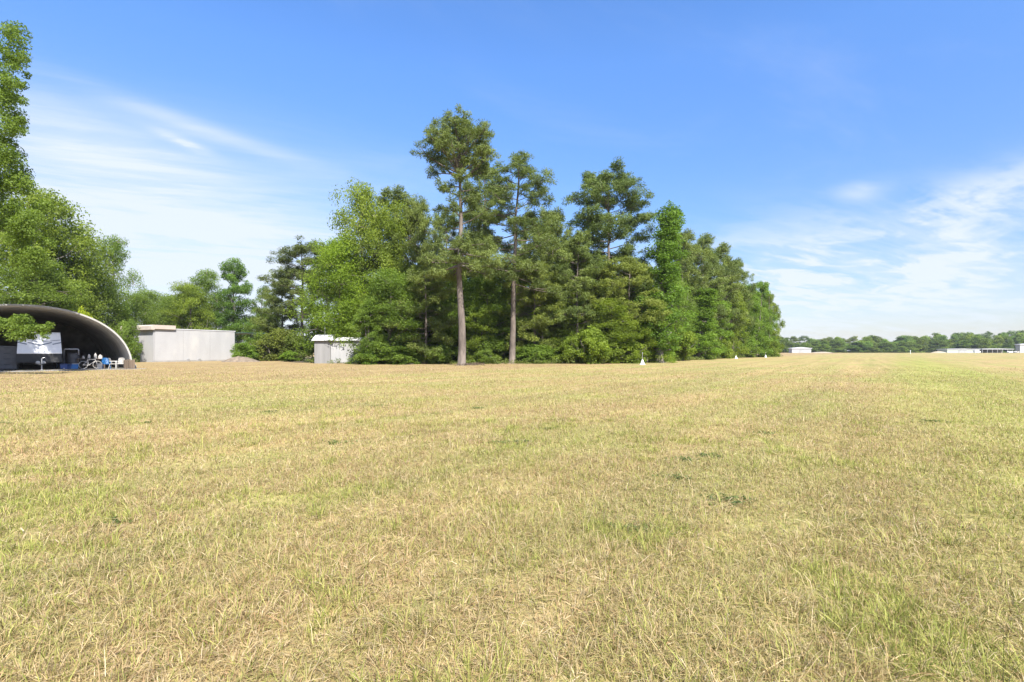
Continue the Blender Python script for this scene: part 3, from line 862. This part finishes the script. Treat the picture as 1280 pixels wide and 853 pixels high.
obj('arch_rim', bm, M['shell_rim'], HA)
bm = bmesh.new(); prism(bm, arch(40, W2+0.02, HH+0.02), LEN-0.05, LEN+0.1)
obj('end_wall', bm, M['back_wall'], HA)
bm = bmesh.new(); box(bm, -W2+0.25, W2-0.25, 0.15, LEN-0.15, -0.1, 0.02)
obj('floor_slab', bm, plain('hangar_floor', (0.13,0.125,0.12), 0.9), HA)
bm = bmesh.new()
for sgn in (-1,1): box(bm, sgn*W2-0.32, sgn*W2+0.32, 0.2, LEN, -0.05, 0.35, 0.03)
obj('footing', bm, M['concrete'], HA)

# concrete apron
bm = bmesh.new()
ap = [hloc(-9,-0.2), hloc(8.2,-0.2), hloc(7.6,-2.0), hloc(2,-2.9), hloc(-9,-3.6)]
bm.faces.new([bm.verts.new((p[0],p[1],0.008)) for p in ap])
tag(obj('concrete_apron', bm, M['concrete']), kind='structure')

# camper trailer in the hangar mouth
T = thing('camper_trailer', 'white camper trailer with grey chevron stripes parked nose out in the curved hangar', 'trailer', hloc(0.93,1.3), HRZ)
def sideprof(x0, x1):
    bm = bmesh.new()
    prof = [(0.0,1.46),(0.0,1.50),(0.42,3.05),(0.55,3.2),(6.2,3.2),(6.4,3.0),(6.4,0.75),(0.45,0.75),(0.0,1.40)]
    a=[bm.verts.new((x0+(0.09 if z>2.9 else 0),y,z)) for y,z in prof]; b=[bm.verts.new((x1-(0.09 if z>2.9 else 0),y,z)) for y,z in prof]
    n=len(prof)
    for i in range(n): bm.faces.new((a[i],a[(i+1)%n],b[(i+1)%n],b[i]))
    bm.faces.new(a[::-1]); bm.faces.new(b)
    return bm
obj('body', sideprof(-1.4,1.4), M['white_paint'], T)
bm = bmesh.new(); box(bm, -1.42, 1.42, 0.02, 0.2, 0.62, 1.455, 0.03)
obj('stone_guard_shade', bm, M['black'], T)  # blackened to stand in for the dark shade below the trailer front
def front(x, z, off=-0.012):   # point on the raked front
    return (x, 0.42*(z-1.5)/1.55+off, z)
bm = bmesh.new()
def ribbon(pts, h):
    for (x0,z0),(x1,z1) in zip(pts[:-1],pts[1:]):
        v=[bm.verts.new(front(x,z)) for x,z in ((x0,z0),(x1,z1),(x1,z1+h),(x0,z0+h))]
        w=[bm.verts.new(front(x,z,0.01)) for x,z in ((x0,z0),(x1,z1),(x1,z1+h),(x0,z0+h))]
        bm.faces.new(v)
        for i in range(4): bm.faces.new((v[i],v[(i+1)%4],w[(i+1)%4],w[i]))
ribbon([(-1.35,2.28),(-0.8,2.12)],0.10); ribbon([(-0.75,2.28),(0.0,2.02),(0.75,2.28)],0.11); ribbon([(0.8,2.12),(1.35,2.28)],0.10)
ribbon([(-1.3,2.52),(-0.2,2.38)],0.05); ribbon([(0.2,2.38),(1.3,2.52)],0.05)
obj('stripe', bm, M['stripe'], T)
bm = bmesh.new()
for sgn in (-1,1): tube(bm, [(sgn*0.9,1.2,0.55),(sgn*0.06,-1.1,0.5)], 0.05)
box(bm, -0.09,0.09,-1.3,-1.05,0.44,0.56)
obj('tongue', bm, M['black'], T)
bm = bmesh.new(); tube(bm, [(0.1,-0.95,0.02),(0.1,-0.95,1.0)], 0.045); tube(bm, [(0.1,-0.95,1.0),(0.28,-0.95,1.05)], 0.02); lathe(bm, [(0.13,0),(0.13,0.03),(0.05,0.05)], 12, (0.1,-0.95,0.02))
obj('jack', bm, M['steel'], T)
for sx_ in (-1.15,1.15):
    bm = bmesh.new(); torus(bm, (sx_,2.6,0.34), 0.24, 0.10, 'x'); w = obj('wheel', bm, M['black'], T, True)
    bm = bmesh.new(); lathe(bm, [(0.17,-0.06),(0.17,0.06)], 16); 
    r_ = obj('rim', bm, M['steel'], w); r_.rotation_euler=(0,PI/2,0); r_.location=(sx_,2.6,0.34)
bm = bmesh.new(); tube(bm, [(-0.12,-0.5,0.62),(-0.12,-0.15,0.62)], 0.15, 14); tube(bm, [(0.22,-0.5,0.62),(0.22,-0.15,0.62)], 0.15, 14)
obj('gas_bottle', bm, M['cream'], T, True)

# hangar contents
def place(name, label, cat, u, a, rz=0.0, z=0.02, group=None):
    return thing(name, label, cat, hloc(u,a,z), HRZ+rz, group)
def hu(px, a):
    bx, by = -39.6-0.69*a, 41.6+0.725*a
    k = (px-640)/F
    return (k*by-bx)/(0.725-k*0.69)
# tube frame hoist
t_ = place('engine_hoist', 'grey tubular hoist frame standing right of the camper trailer', 'hoist', hu(88,2.2), 2.2)
bm = bmesh.new(); tube(bm, [(-0.42,0,0),(-0.42,0,1.65),(-0.34,0,1.75),(0.5,0,1.75),(0.56,0,1.65),(0.56,0,1.25)], 0.05); obj('frame', bm, M['steel'], t_, True)
for sgn in (-0.42,):
    bm = bmesh.new(); tube(bm, [(sgn-0.02,-0.55,0.06),(sgn-0.02,0.6,0.06)], 0.05); obj('foot', bm, M['steel'], t_)
bm = bmesh.new(); tube(bm, [(0.56,0,1.25),(0.56,0,1.0),(0.50,0,0.92),(0.53,0,0.88)], 0.018); obj('hook', bm, M['black'], t_)
t_ = place('oil_drum', 'dark steel drum standing behind the grey hoist frame', 'drum', hu(92,3.4), 3.4)
bm = bmesh.new(); lathe(bm, [(0.42,0),(0.42,0.42),(0.44,0.44),(0.42,0.46),(0.42,0.9),(0.44,0.92),(0.42,0.94),(0.42,1.34),(0.44,1.37),(0.40,1.37)], 24); obj('drum', bm, M['darkgrey'], t_)
bm = bmesh.new(); lathe(bm, [(0.05,0),(0.05,0.04)], 10, (0.2,0.1,1.37)); obj('cap', bm, M['steel'], t_)
for px,mat,lab,w in ((82,'navy','navy storage tub nearest the camper trailer',0.8),(91,'blue','bright blue storage tub beside the navy tub',0.8)):
    t_ = place('storage_tub', lab, 'tub', hu(px,2.3), 2.3)
    bm = bmesh.new(); pr=[(-w/2+0.06,0),(w/2-0.06,0),(w/2,0.42),(-w/2,0.42)]; prism(bm, pr, -0.25, 0.25); obj('tub', bm, M[mat], t_)
    bm = bmesh.new(); box(bm, -w/2-0.03,w/2+0.03,-0.28,0.28,0.423,0.47,0.015); obj('lid', bm, M['cream' if mat=='blue' else 'navy'], t_)
# workbench with jugs
t_ = place('workbench', 'wooden workbench under the right side of the curved hangar', 'workbench', hu(114,2.8), 2.8)
bm = bmesh.new(); box(bm, -1.0,1.0,-0.35,0.35,0.84,0.9,0.01); obj('top', bm, M['bench'], t_)
for sx_ in (-0.92,0.92):
    for sy in (-0.28,0.28):
        bm = bmesh.new(); box(bm, sx_-0.04,sx_+0.04,sy-0.04,sy+0.04,0,0.838); obj('leg', bm, M['wood'], t_)
bm = bmesh.new(); box(bm,-0.87,0.87,-0.3,0.3,0.25,0.28); obj('shelf', bm, M['wood'], t_)
for k,(dx,h,lab) in enumerate(((-0.55,0.26,'short white jug at the left end of the workbench'),(-0.15,0.42,'white bottle in the middle of the workbench'),(0.3,0.5,'tallest white bottle on the workbench'),(0.65,0.36,'squat pale canister at the right end of the workbench'))):
    u = hu(114,2.8)+dx
    t_ = place('bottle', lab, 'bottle', u, 2.75, 0, 0.92, 'containers on the workbench')
    r = 0.11 if k<3 else 0.16
    bm = bmesh.new(); lathe(bm, [(r,0),(r,h*0.62),(r*0.4,h*0.82),(r*0.4,h*0.9)], 16); obj('body', bm, M['cream'], t_, False)
    bm = bmesh.new(); lathe(bm, [(r*0.45,h*0.902),(r*0.45,h)], 12); obj('cap', bm, M['blue'] if k==1 else M['cream'], t_)
# bicycle
t_ = place('bicycle', 'pale bicycle leaning against the front of the workbench', 'bicycle', hu(113,2.1), 2.1, 0.12)
for dx in (-0.5,0.5):
    bm = bmesh.new(); torus(bm,(dx,0,0.34),0.32,0.022,'y',28,6); w=obj('wheel', bm, M['cream'], t_, True)
    bm = bmesh.new()
    for k in range(8): tube(bm,[(dx,0,0.34),(dx+0.31*math.cos(k*PI/4),0,0.34+0.31*math.sin(k*PI/4))],0.004,4)
    obj('spokes', bm, M['steel'], w)
bm = bmesh.new()
for a,b in (((-0.5,0,0.34),(-0.1,0,0.3)),((-0.5,0,0.34),(-0.2,0,0.78)),((-0.1,0,0.3),(-0.22,0,0.85)),((-0.1,0,0.3),(0.36,0,0.72)),((-0.2,0,0.78),(0.34,0,0.82)),((0.5,0,0.34),(0.33,0,0.9))): tube(bm,[a,b],0.02,8)
obj('frame', bm, M['cream'], t_)
bm = bmesh.new(); tube(bm,[(0.33,-0.27,0.98),(0.33,0,0.92),(0.33,0.27,0.98)],0.015,6); obj('handlebar', bm, M['black'], t_)
bm = bmesh.new(); box(bm,-0.34,-0.1,-0.07,0.07,0.86,0.91,0.02); obj('saddle', bm, M['black'], t_)
# white bucket
t_ = place('bucket', 'white bucket on the ground left of the blue chair', 'bucket', hu(124.5,0.5), 0.5)
bm = bmesh.new(); lathe(bm,[(0.17,0),(0.22,0.44),(0.235,0.44),(0.235,0.47),(0.19,0.47)],20); obj('pail', bm, M['cream'], t_)
bm = bmesh.new(); tube(bm,[(0.23*math.cos(a),0.235*0.2,0.45-0.2*math.sin(a)) for a in [PI*i/10 for i in range(11)]],0.008,5); obj('handle', bm, M['steel'], t_)
# plastic garden chairs
def chair(label, mat, u, a, rz, group):
    t_ = place('garden_chair', label, 'chair', u, a, rz, 0.02, group)
    bm = bmesh.new(); box(bm,-0.25,0.25,-0.25,0.22,0.40,0.44,0.015); obj('seat', bm, M[mat], t_)
    bm = bmesh.new()
    n=9; R_=[]
    for j in range(6):
        z=0.44+0.5*j/5
        R_.append([bm.verts.new(((-0.25+0.5*i/(n-1))*(1-0.12*(j/5)**3), 0.22+0.16*j/5-0.07*abs(2*i/(n-1)-1)**2, z+(0.04*(1-(2*i/(n-1)-1)**2) if j==5 else 0))) for i in range(n)])
    for r0,r1 in zip(R_[:-1],R_[1:]):
        for i in range(n-1): bm.faces.new((r0[i],r0[i+1],r1[i+1],r1[i]))
    bmesh.ops.solidify(bm, geom=bm.faces[:], thickness=0.02)
    obj('backrest', bm, M[mat], t_)
    for sx_ in (-1,1):
        bm=bmesh.new(); tube(bm,[(sx_*0.27,-0.24,0.0),(sx_*0.27,-0.22,0.62),(sx_*0.27,-0.16,0.66),(sx_*0.27,0.24,0.66)],0.025,8); obj('armrest', bm, M[mat], t_)
        bm=bmesh.new(); tube(bm,[(sx_*0.25,0.30,0.0),(sx_*0.25,0.20,0.42)],[0.02,0.03],8); obj('leg', bm, M[mat], t_)
    return t_
CG = 'plastic chairs by the hangar mouth'
chair('blue plastic chair between the white bucket and the cream chairs','blue', hu(132.5,0.9), 0.9, 0.1, CG)
chair('cream plastic chair turned sideways next to the blue chair','cream', hu(142,0.7), 0.7, 1.2, CG)
chair('white plastic chair nearest the hangar footing','cream', hu(151,0.6), 0.6, -0.3, CG)
# wooden crate at the footing
t_ = place('slatted_crate', 'weathered brown slatted crate at the right foot of the curved hangar', 'crate', hu(161.5,-0.35), -0.35)
for k in range(5):
    bm=bmesh.new(); x=-0.32+0.16*k; box(bm,x-0.065,x+0.065,-0.31,-0.28,0,0.8+0.03*((k*7)%3),0.008); obj('slat', bm, M['wood'], t_)
bm=bmesh.new(); box(bm,-0.38,0.38,-0.275,0.28,0.02,0.74); obj('box', bm, M['wood'], t_)
# grey cabinet left of trailer
t_ = place('tool_cabinet', 'grey tool cabinet left of the camper trailer inside the curved hangar', 'cabinet', hu(9,2.6), 2.6)
bm=bmesh.new(); box(bm,-0.6,0.6,-0.3,0.3,0.08,2.0,0.02); obj('body', bm, M['darkgrey'], t_)
for k in range(4):
    bm=bmesh.new(); box(bm,-0.55,0.55,-0.325,-0.303,0.15+k*0.46,0.56+k*0.46,0.008); dr=obj('drawer', bm, M['darkgrey'], t_)
    bm=bmesh.new(); box(bm,-0.2,0.2,-0.35,-0.327,0.45+k*0.46,0.48+k*0.46); obj('handle', bm, M['black'], dr)
for sx_ in (-0.5,0.5):
    bm=bmesh.new(); box(bm,sx_-0.05,sx_+0.05,-0.2,0.2,0,0.078); obj('foot', bm, M['black'], t_)

# ------------------------------------------------------------------ white block building
c0 = Vector((-51.1,73,0)); c1 = Vector((-45.5,84,0))
wv = (c1-c0); WL = wv.length; wv.normalize()
rz = math.atan2(wv.y, wv.x)
B = thing('block_building', 'low white block building with a beige roof edge, between curved hangar and scrub', 'building', c0, rz)
# local x runs along the long right-hand wall, local y to the left (into the building)
BH = 4.75; DP = 7.5
bm=bmesh.new(); box(bm,0,WL,0,DP,-0.1,BH); obj('wall', bm, M['wall_white'], B)
bm=bmesh.new(); box(bm,2.9,WL+0.12,-0.06,DP+0.1,BH+0.003,BH+0.14,0.02); obj('roof', bm, M['roof_white'], B)
bm=bmesh.new(); prism(bm,[(-0.5,BH-0.12),(-0.5,BH+0.40),(-0.2,BH+0.58),(2.88,BH+0.58),(2.88,BH+0.003),(-0.02,BH+0.003),(-0.02,BH-0.12)],-0.3,DP+0.4); obj('roof_overhang', bm, M['fascia'], B)
bm=bmesh.new()
for k in (4.1,8.2): box(bm,k,k+0.02,-0.012,-0.002,0.15,BH-0.05)
obj('wall_joint', bm, M['shed_dark'], B)
bm=bmesh.new(); box(bm,-0.03,WL+0.02,-0.05,-0.003,-0.02,0.22); obj('plinth', bm, M['concrete'], B)
bm=bmesh.new(); box(bm,0.02,0.08,-0.06,-0.003,0.25,BH-0.01); obj('downpipe', bm, M['wall_white'], B)
for k in (4.6,6.3):
    bm=bmesh.new(); box(bm,k,k+0.35,-0.28,-0.055,0.0,0.4,0.02); obj('vent_box', bm, M['steel'], B)
# lean-to on the far end
bm=bmesh.new(); box(bm,WL+0.14,WL+4.6,-1.9,4.5,BH-0.25,BH-0.1); lt=obj('lean_to_roof', bm, M['green_metal'], B)
bm=bmesh.new(); box(bm,WL+0.02,WL+0.1,-0.0,4.0,0.0,BH-0.26); obj('end_wall', bm, M['green_metal'], B)
for y in (-1.7,):
    bm=bmesh.new(); tube(bm,[(WL+4.4,y,0),(WL+4.4,y,BH-0.26)],0.07); obj('post', bm, M['steel'], B)

# gravel pile
bm=bmesh.new()
rg=np.random.default_rng(9); n=28; rings=[]
for j in range(9):
    q=j/8
    rings.append([bm.verts.new((2.9*q*math.cos(2*PI*i/n)*(1+0.12*math.sin(3*2*PI*i/n+1)), 1.7*q*math.sin(2*PI*i/n), max(-0.02,0.80*(1-q**1.5)*(1+rg.normal(0,0.06))-0.02))) for i in range(n)])
for a,b in zip(rings[:-1],rings[1:]):
    for i in range(n): bm.faces.new((a[i],a[(i+1)%n],b[(i+1)%n],b[i]))
bmesh.ops.remove_doubles(bm, verts=bm.verts, dist=0.0005)
o=obj('gravel_pile', bm, M['gravel'], None, True); o.location=P(299,76); tag(o,'low pale gravel pile at the right end of the white block building','gravel pile')

# ------------------------------------------------------------------ grey shed
d=66.0; x0=P(393,d)[0]; x1=P(462,d)[0]; SH=2.95
SD = thing('storage_shed', 'small grey shed with a white sloped roof, half hidden by trees', 'shed', (x0,d,0), 0.10)
wd=x1-x0
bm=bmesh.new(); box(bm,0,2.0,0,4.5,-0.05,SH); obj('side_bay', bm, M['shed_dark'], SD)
bm=bmesh.new(); box(bm,2.003,wd,0.25,4.5,-0.05,SH); obj('wall', bm, M['shed_wall'], SD)
def roof(xa,xb,ya,z,hh):
    bm=bmesh.new()
    pr=[(xa,z),(xb,z),(xb-0.15,z+hh),(xa+0.45,z+hh)]
    a=[bm.verts.new((x,ya+(0.35 if zz>z else 0),zz)) for x,zz in pr]; b=[bm.verts.new((x,4.9,zz+0.25)) for x,zz in pr]
    for i in range(4): bm.faces.new((a[i],a[(i+1)%4],b[(i+1)%4],b[i]))
    bm.faces.new(a[::-1]); bm.faces.new(b); return bm
obj('roof', roof(-0.3,2.45,-0.4,SH+0.003,0.72), M['roof_white'], SD)
obj('roof', roof(2.46,wd+0.25,-0.1,SH+0.003,0.42), M['roof_white'], SD)
bm=bmesh.new(); box(bm,3.0,4.1,0.2,0.247,0.0,2.1,0.01); dr=obj('door', bm, M['shed_wall'], SD)
bm=bmesh.new(); box(bm,3.95,4.02,0.15,0.197,0.95,1.1); obj('handle', bm, M['black'], dr)
bm=bmesh.new(); box(bm,2.003,wd,0.2,0.247,-0.02,0.12); obj('plinth', bm, M['concrete'], SD)
bm=bmesh.new(); tube(bm,[(0.8,2,SH+0.5),(0.8,2,SH+2.0)],0.04); obj('vent_pipe', bm, M['steel'], SD)

# ------------------------------------------------------------------ runway markers
def marker(px,d,label,post):
    t_=thing('marker_cone',label,'marker',P(px,d),0,'white markers along the runway edge')
    bm=bmesh.new(); lathe(bm,[(0.34,0),(0.34,0.03),(0.27,0.06),(0.06,0.6),(0.05,0.62)],20); obj('cone', bm, M['white_paint'], t_)
    if post:
        bm=bmesh.new(); tube(bm,[(0,0,0.6),(0,0,post)],0.028); obj('rod', bm, M['steel'], t_)
        bm=bmesh.new(); lathe(bm,[(0.05,0),(0.06,0.05),(0.05,0.12),(0.02,0.14)],12,(0,0,post)); obj('lamp', bm, M['steel'], t_)
marker(803,60,'nearest white marker cone with a tall rod, in front of the wood',1.3)
marker(920,108,'second white marker cone, partway along the right edge of the wood',0)
marker(957,130,'farthest white marker cone near the right corner of the wood',1.2)

# ------------------------------------------------------------------ far side of the field
def bar(name,label,px0,px1,d,z0,z1,dep,wall,roofm,pitch=0.6,op=False):
    xa,xb=P(px0,d)[0],P(px1,d)[0]
    t_=thing(name,label,'building',(xa,d,0))
    w=xb-xa
    if not op:
        bm=bmesh.new(); box(bm,0,w,0,dep,0,z1); obj('wall', bm, M[wall], t_)
        bm=bmesh.new(); box(bm,w*0.35,w*0.6,-0.12,-0.003,0,z1*0.75); obj('door', bm, M['shed_wall'], t_)
    else:
        bm=bmesh.new(); box(bm,0,w,dep-0.3,dep,0,z1); obj('back_wall', bm, M[wall], t_)
        for k in range(7):
            bm=bmesh.new(); x=w*k/6; box(bm,x-0.15,x+0.15,0,0.3,0,z1); obj('post', bm, M['steel'], t_)
    bm=bmesh.new(); prism(bm,[(-0.6,z1+0.003),(w+0.6,z1+0.003),(w+0.6,z1+0.35),(w/2,z1+0.35+pitch),(-0.6,z1+0.35)],-0.6,dep+0.6); obj('roof', bm, M[roofm], t_)
    return t_
M['pale_green_wall']=plain('pale_green_wall',(0.36,0.39,0.34),0.7)
bar('metal_barn','white metal barn far across the field just right of the wood',990,1014,430,0,3.6,5,'wall_white','roof_white',0.9)
bar('long_shed','long pale green shed far across the field on the right',1184,1224,430,0,2.9,10,'pale_green_wall','roof_white',0.3)
bar('open_shed','long open fronted shed with a white roof and dark inside at the far right',1228,1266,430,0,3.0,10,'back_wall','roof_white',0.3,True)
bar('tall_barn','tall white barn cut by the right edge of the view',1275,1300,440,0,7.0,4,'wall_white','roof_white',0.8)
def mound(label,px,d,w,h,mat):
    bm=bmesh.new(); n=24; rings=[]
    for j in range(7):
        q=j/6; rings.append([bm.verts.new((w*q*math.cos(2*PI*i/n),w*0.5*q*math.sin(2*PI*i/n),max(-0.05,h*(1-q**1.8)*(1+0.15*math.sin(i*1.7))-0.05))) for i in range(n)])
    for a,b in zip(rings[:-1],rings[1:]):
        for i in range(n): bm.faces.new((a[i],a[(i+1)%n],b[(i+1)%n],b[i]))
    bmesh.ops.remove_doubles(bm, verts=bm.verts, dist=0.0005)
    o=obj('earth_mound',bm,M[mat],None,True); o.location=P(px,d); tag(o,label,'mound')
M['sand']=plain('sand',(0.30,0.26,0.19),0.95,0,0.15,0.3)
mound('low sandy mound right of the far white barn',1027,425,10.5,0.9,'sand')
mound('pale sandy mound left of the far long green shed',1173,425,7.0,1.3,'sand')
# far vehicles
def car(name,label,px,d,mat,van=False):
    t_=thing(name,label,'van' if van else 'car',P(px,d),0.15)
    if van: pr=[(-2.7,0.4),(2.6,0.4),(2.7,1.1),(1.9,1.35),(1.4,2.3),(-2.6,2.4),(-2.7,2.2)]
    else: pr=[(-2.3,0.35),(2.2,0.35),(2.3,0.9),(1.2,1.0),(0.5,1.5),(-1.3,1.5),(-2.0,1.0),(-2.3,0.9)]
    bm=bmesh.new(); prism(bm,pr,-0.9,0.9); obj('body',bm,M[mat],t_)
    for sx_ in (-1.5,1.5):
        for sy in (-0.88,0.88):
            bm=bmesh.new(); torus(bm,(sx_,sy,0.36),0.24,0.12,'y',16,6); obj('wheel',bm,M['black'],t_)
    bm=bmesh.new()
    if van: box(bm,0.9,1.5,-0.915,-0.903,1.4,2.1)
    else: box(bm,-1.1,0.4,-0.915,-0.903,1.02,1.42)
    obj('window',bm,M['black'],t_)
car('van','white van parked between the far green shed and open shed',1221,418,'white_paint',True)
car('parked_car','white car at the right end of the far open shed',1263,418,'white_paint')
car('parked_car','pale car nearest the tall white barn at the far right',1271,416,'cream')
t_=thing('marker_post','thin white post standing alone on the far field','post',P(1138,300))
bm=bmesh.new(); tube(bm,[(0,0,0),(0,0,1.7)],0.12,8); obj('post',bm,M['white_paint'],t_)
bm=bmesh.new(); lathe(bm,[(0.2,0),(0.22,0.2),(0.1,0.3)],10,(0,0,1.7)); obj('cap',bm,M['white_paint'],t_)

# ------------------------------------------------------------------ sky and light
SUN_EL = math.radians(45); SUN_AZ = math.radians(156)      # clockwise from +Y (the view direction)
w = bpy.data.worlds.new('World'); S.world = w; w.use_nodes = True
t = NT(w.node_tree); bg = w.node_tree.nodes['Background']
sky = t.add('ShaderNodeTexSky', sky_type='NISHITA'); sky.sun_disc = False
sky.sun_elevation = SUN_EL; sky.sun_rotation = SUN_AZ
sky.air_density = 1.0; sky.dust_density = 0.6; sky.ozone_density = 2.0
hs = t.add('ShaderNodeHueSaturation'); hs.inputs['Saturation'].default_value = 1.24; hs.inputs['Value'].default_value = 1.0
t.l.new(sky.outputs[0], hs.inputs['Color'])
tc = t.add('ShaderNodeTexCoord'); sp = t.add('ShaderNodeSeparateXYZ'); t.l.new(tc.outputs['Generated'], sp.inputs[0])
dx,dy,dz = sp.outputs
az = t.math('ARCTAN2', dx, dy); el = t.math('ARCSINE', dz)
den = t.math('ADD', t.math('MAXIMUM', dz, 0.0), 0.10)
cu = t.math('DIVIDE', dx, den); cv = t.math('DIVIDE', dy, den)
# cirrus drawn out along one wind direction
ca, sa = math.cos(math.radians(25)), math.sin(math.radians(25))
wu = t.math('ADD', t.math('MULTIPLY', cu, ca), t.math('MULTIPLY', cv, sa)); wv_ = t.math('SUBTRACT', t.math('MULTIPLY', cv, ca), t.math('MULTIPLY', cu, sa))
cir = t.noise(t.comb(t.math('MULTIPLY', wu, 0.55), t.math('MULTIPLY', wv_, 1.5), 3.7), 1.0, 7, 0.62, 0.8)
puf = t.noise(t.comb(t.math('MULTIPLY', wu, 1.7), t.math('MULTIPLY', wv_, 3.0), 8.2), 1.0, 6, 0.6, 0.4)
fib = t.noise(t.comb(t.math('MULTIPLY', wu, 0.9), t.math('MULTIPLY', wv_, 6.0), 1.3), 1.0, 8, 0.68, 0.6)
def blob(a0,e0,wa,we,tilt=0.0):
    A = t.math('SUBTRACT', az, math.radians(a0)); E = t.math('SUBTRACT', el, math.radians(e0))
    E = t.math('ADD', E, t.math('MULTIPLY', A, tilt))
    q = t.math('ADD', t.math('POWER', t.math('ABSOLUTE', t.math('DIVIDE', A, math.radians(wa))), 2.0), t.math('POWER', t.math('ABSOLUTE', t.math('DIVIDE', E, math.radians(we))), 2.0))
    return t.math('EXPONENT', t.math('MULTIPLY', q, -1.0))
def add(*xs):
    r = xs[0]
    for x in xs[1:]: r = t.math('ADD', r, x)
    return r
def mul(a,b): return t.math('MULTIPLY', a, b)
cz = t.ramp(cir, 0.34, 0.66); pz = t.ramp(puf, 0.42, 0.62)
fz = t.ramp(fib, 0.36, 0.62)
soft = add(mul(cz, 0.42), mul(fz, 0.22), 0.36)
left = add(mul(blob(-33,8,22,9), 1.5), mul(blob(-40,17.5,10,2.8,0.12), 0.9), mul(blob(-31,20.3,9,0.75,0.16), 0.55))
right = add(mul(blob(33,7.5,18,4.8), 1.0), mul(blob(42.5,12.5,6,1.9,-0.15), 0.6), mul(blob(26,5,16,3), 0.5))
cl = add(mul(left, soft), mul(right, add(mul(pz,0.75),mul(fz,0.3),mul(cz,0.2))), mul(blob(-32.6,18.9,2.0,0.45,0.22), add(0.25,mul(pz,0.6))), mul(blob(34.0,14.3,1.9,0.75,0.15), add(0.45,mul(pz,0.5))))
over = mul(t.ramp(el, 0.62, 0.95), add(0.6, mul(cz, 0.35)))  # bright cloud above the view, added as fill light
wisp = mul(t.ramp(cir, 0.5, 0.85), 0.16)
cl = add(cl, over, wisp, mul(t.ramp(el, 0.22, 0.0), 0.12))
cl = t.math('MINIMUM', cl, 0.94)
cloudcol = (3.25,3.55,3.95,1)
lift = t.ramp(el, 0.0, 0.5, 0.54, 1.14, False)
skyc = t.mix(1.0, hs.outputs[0], t.comb(t.math('MULTIPLY', lift, 0.98), t.math('MULTIPLY', lift, 0.91), t.math('MULTIPLY', lift, 1.02)), 'MULTIPLY')
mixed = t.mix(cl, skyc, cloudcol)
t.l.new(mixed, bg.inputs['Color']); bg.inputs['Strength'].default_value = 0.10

sd = bpy.data.lights.new('sun','SUN'); sd.energy = 4.3; sd.angle = math.radians(0.6); sd.color = (1.0,0.955,0.88)
so = bpy.data.objects.new('sun', sd); link(so)
sv = Vector((math.sin(SUN_AZ)*math.cos(SUN_EL), math.cos(SUN_AZ)*math.cos(SUN_EL), math.sin(SUN_EL)))
so.rotation_euler = (-sv).to_track_quat('-Z','Y').to_euler(); so.location = (20,-20,60)

# ------------------------------------------------------------------ air
bm = bmesh.new(); box(bm, -2500, 2500, -500, 3100, -1.0, 60.0)
hm = bpy.data.materials.new('haze'); hm.use_nodes = True; hm.node_tree.nodes.clear()
ho = hm.node_tree.nodes.new('ShaderNodeOutputMaterial'); hv = hm.node_tree.nodes.new('ShaderNodeVolumePrincipled')
hv.inputs['Color'].default_value = (0.80,0.88,1.0,1); hv.inputs['Density'].default_value = 0.0001
hm.node_tree.links.new(hv.outputs[0], ho.inputs['Volume'])
tag(obj('haze', bm, hm), kind='stuff')

# ------------------------------------------------------------------ camera
cd = bpy.data.cameras.new('camera'); cd.sensor_width = 36; cd.lens = 18.0; cd.clip_end = 8000; cd.clip_start = 0.05
cd.shift_y = (HZ-426.5)/1280
co = bpy.data.objects.new('camera', cd); link(co); co.location = (0,0,EYE); co.rotation_euler = (PI/2,0,0)
S.camera = co
S.view_settings.view_transform = 'Standard'; S.view_settings.look = 'None'; S.view_settings.exposure = 1.42; S.view_settings.gamma = 1
S.view_settings.use_curve_mapping = False
S.render.engine = 'CYCLES'
S.cycles.max_bounces = 8; S.cycles.diffuse_bounces = 6; S.cycles.transparent_max_bounces = 8; S.cycles.volume_bounces = 0
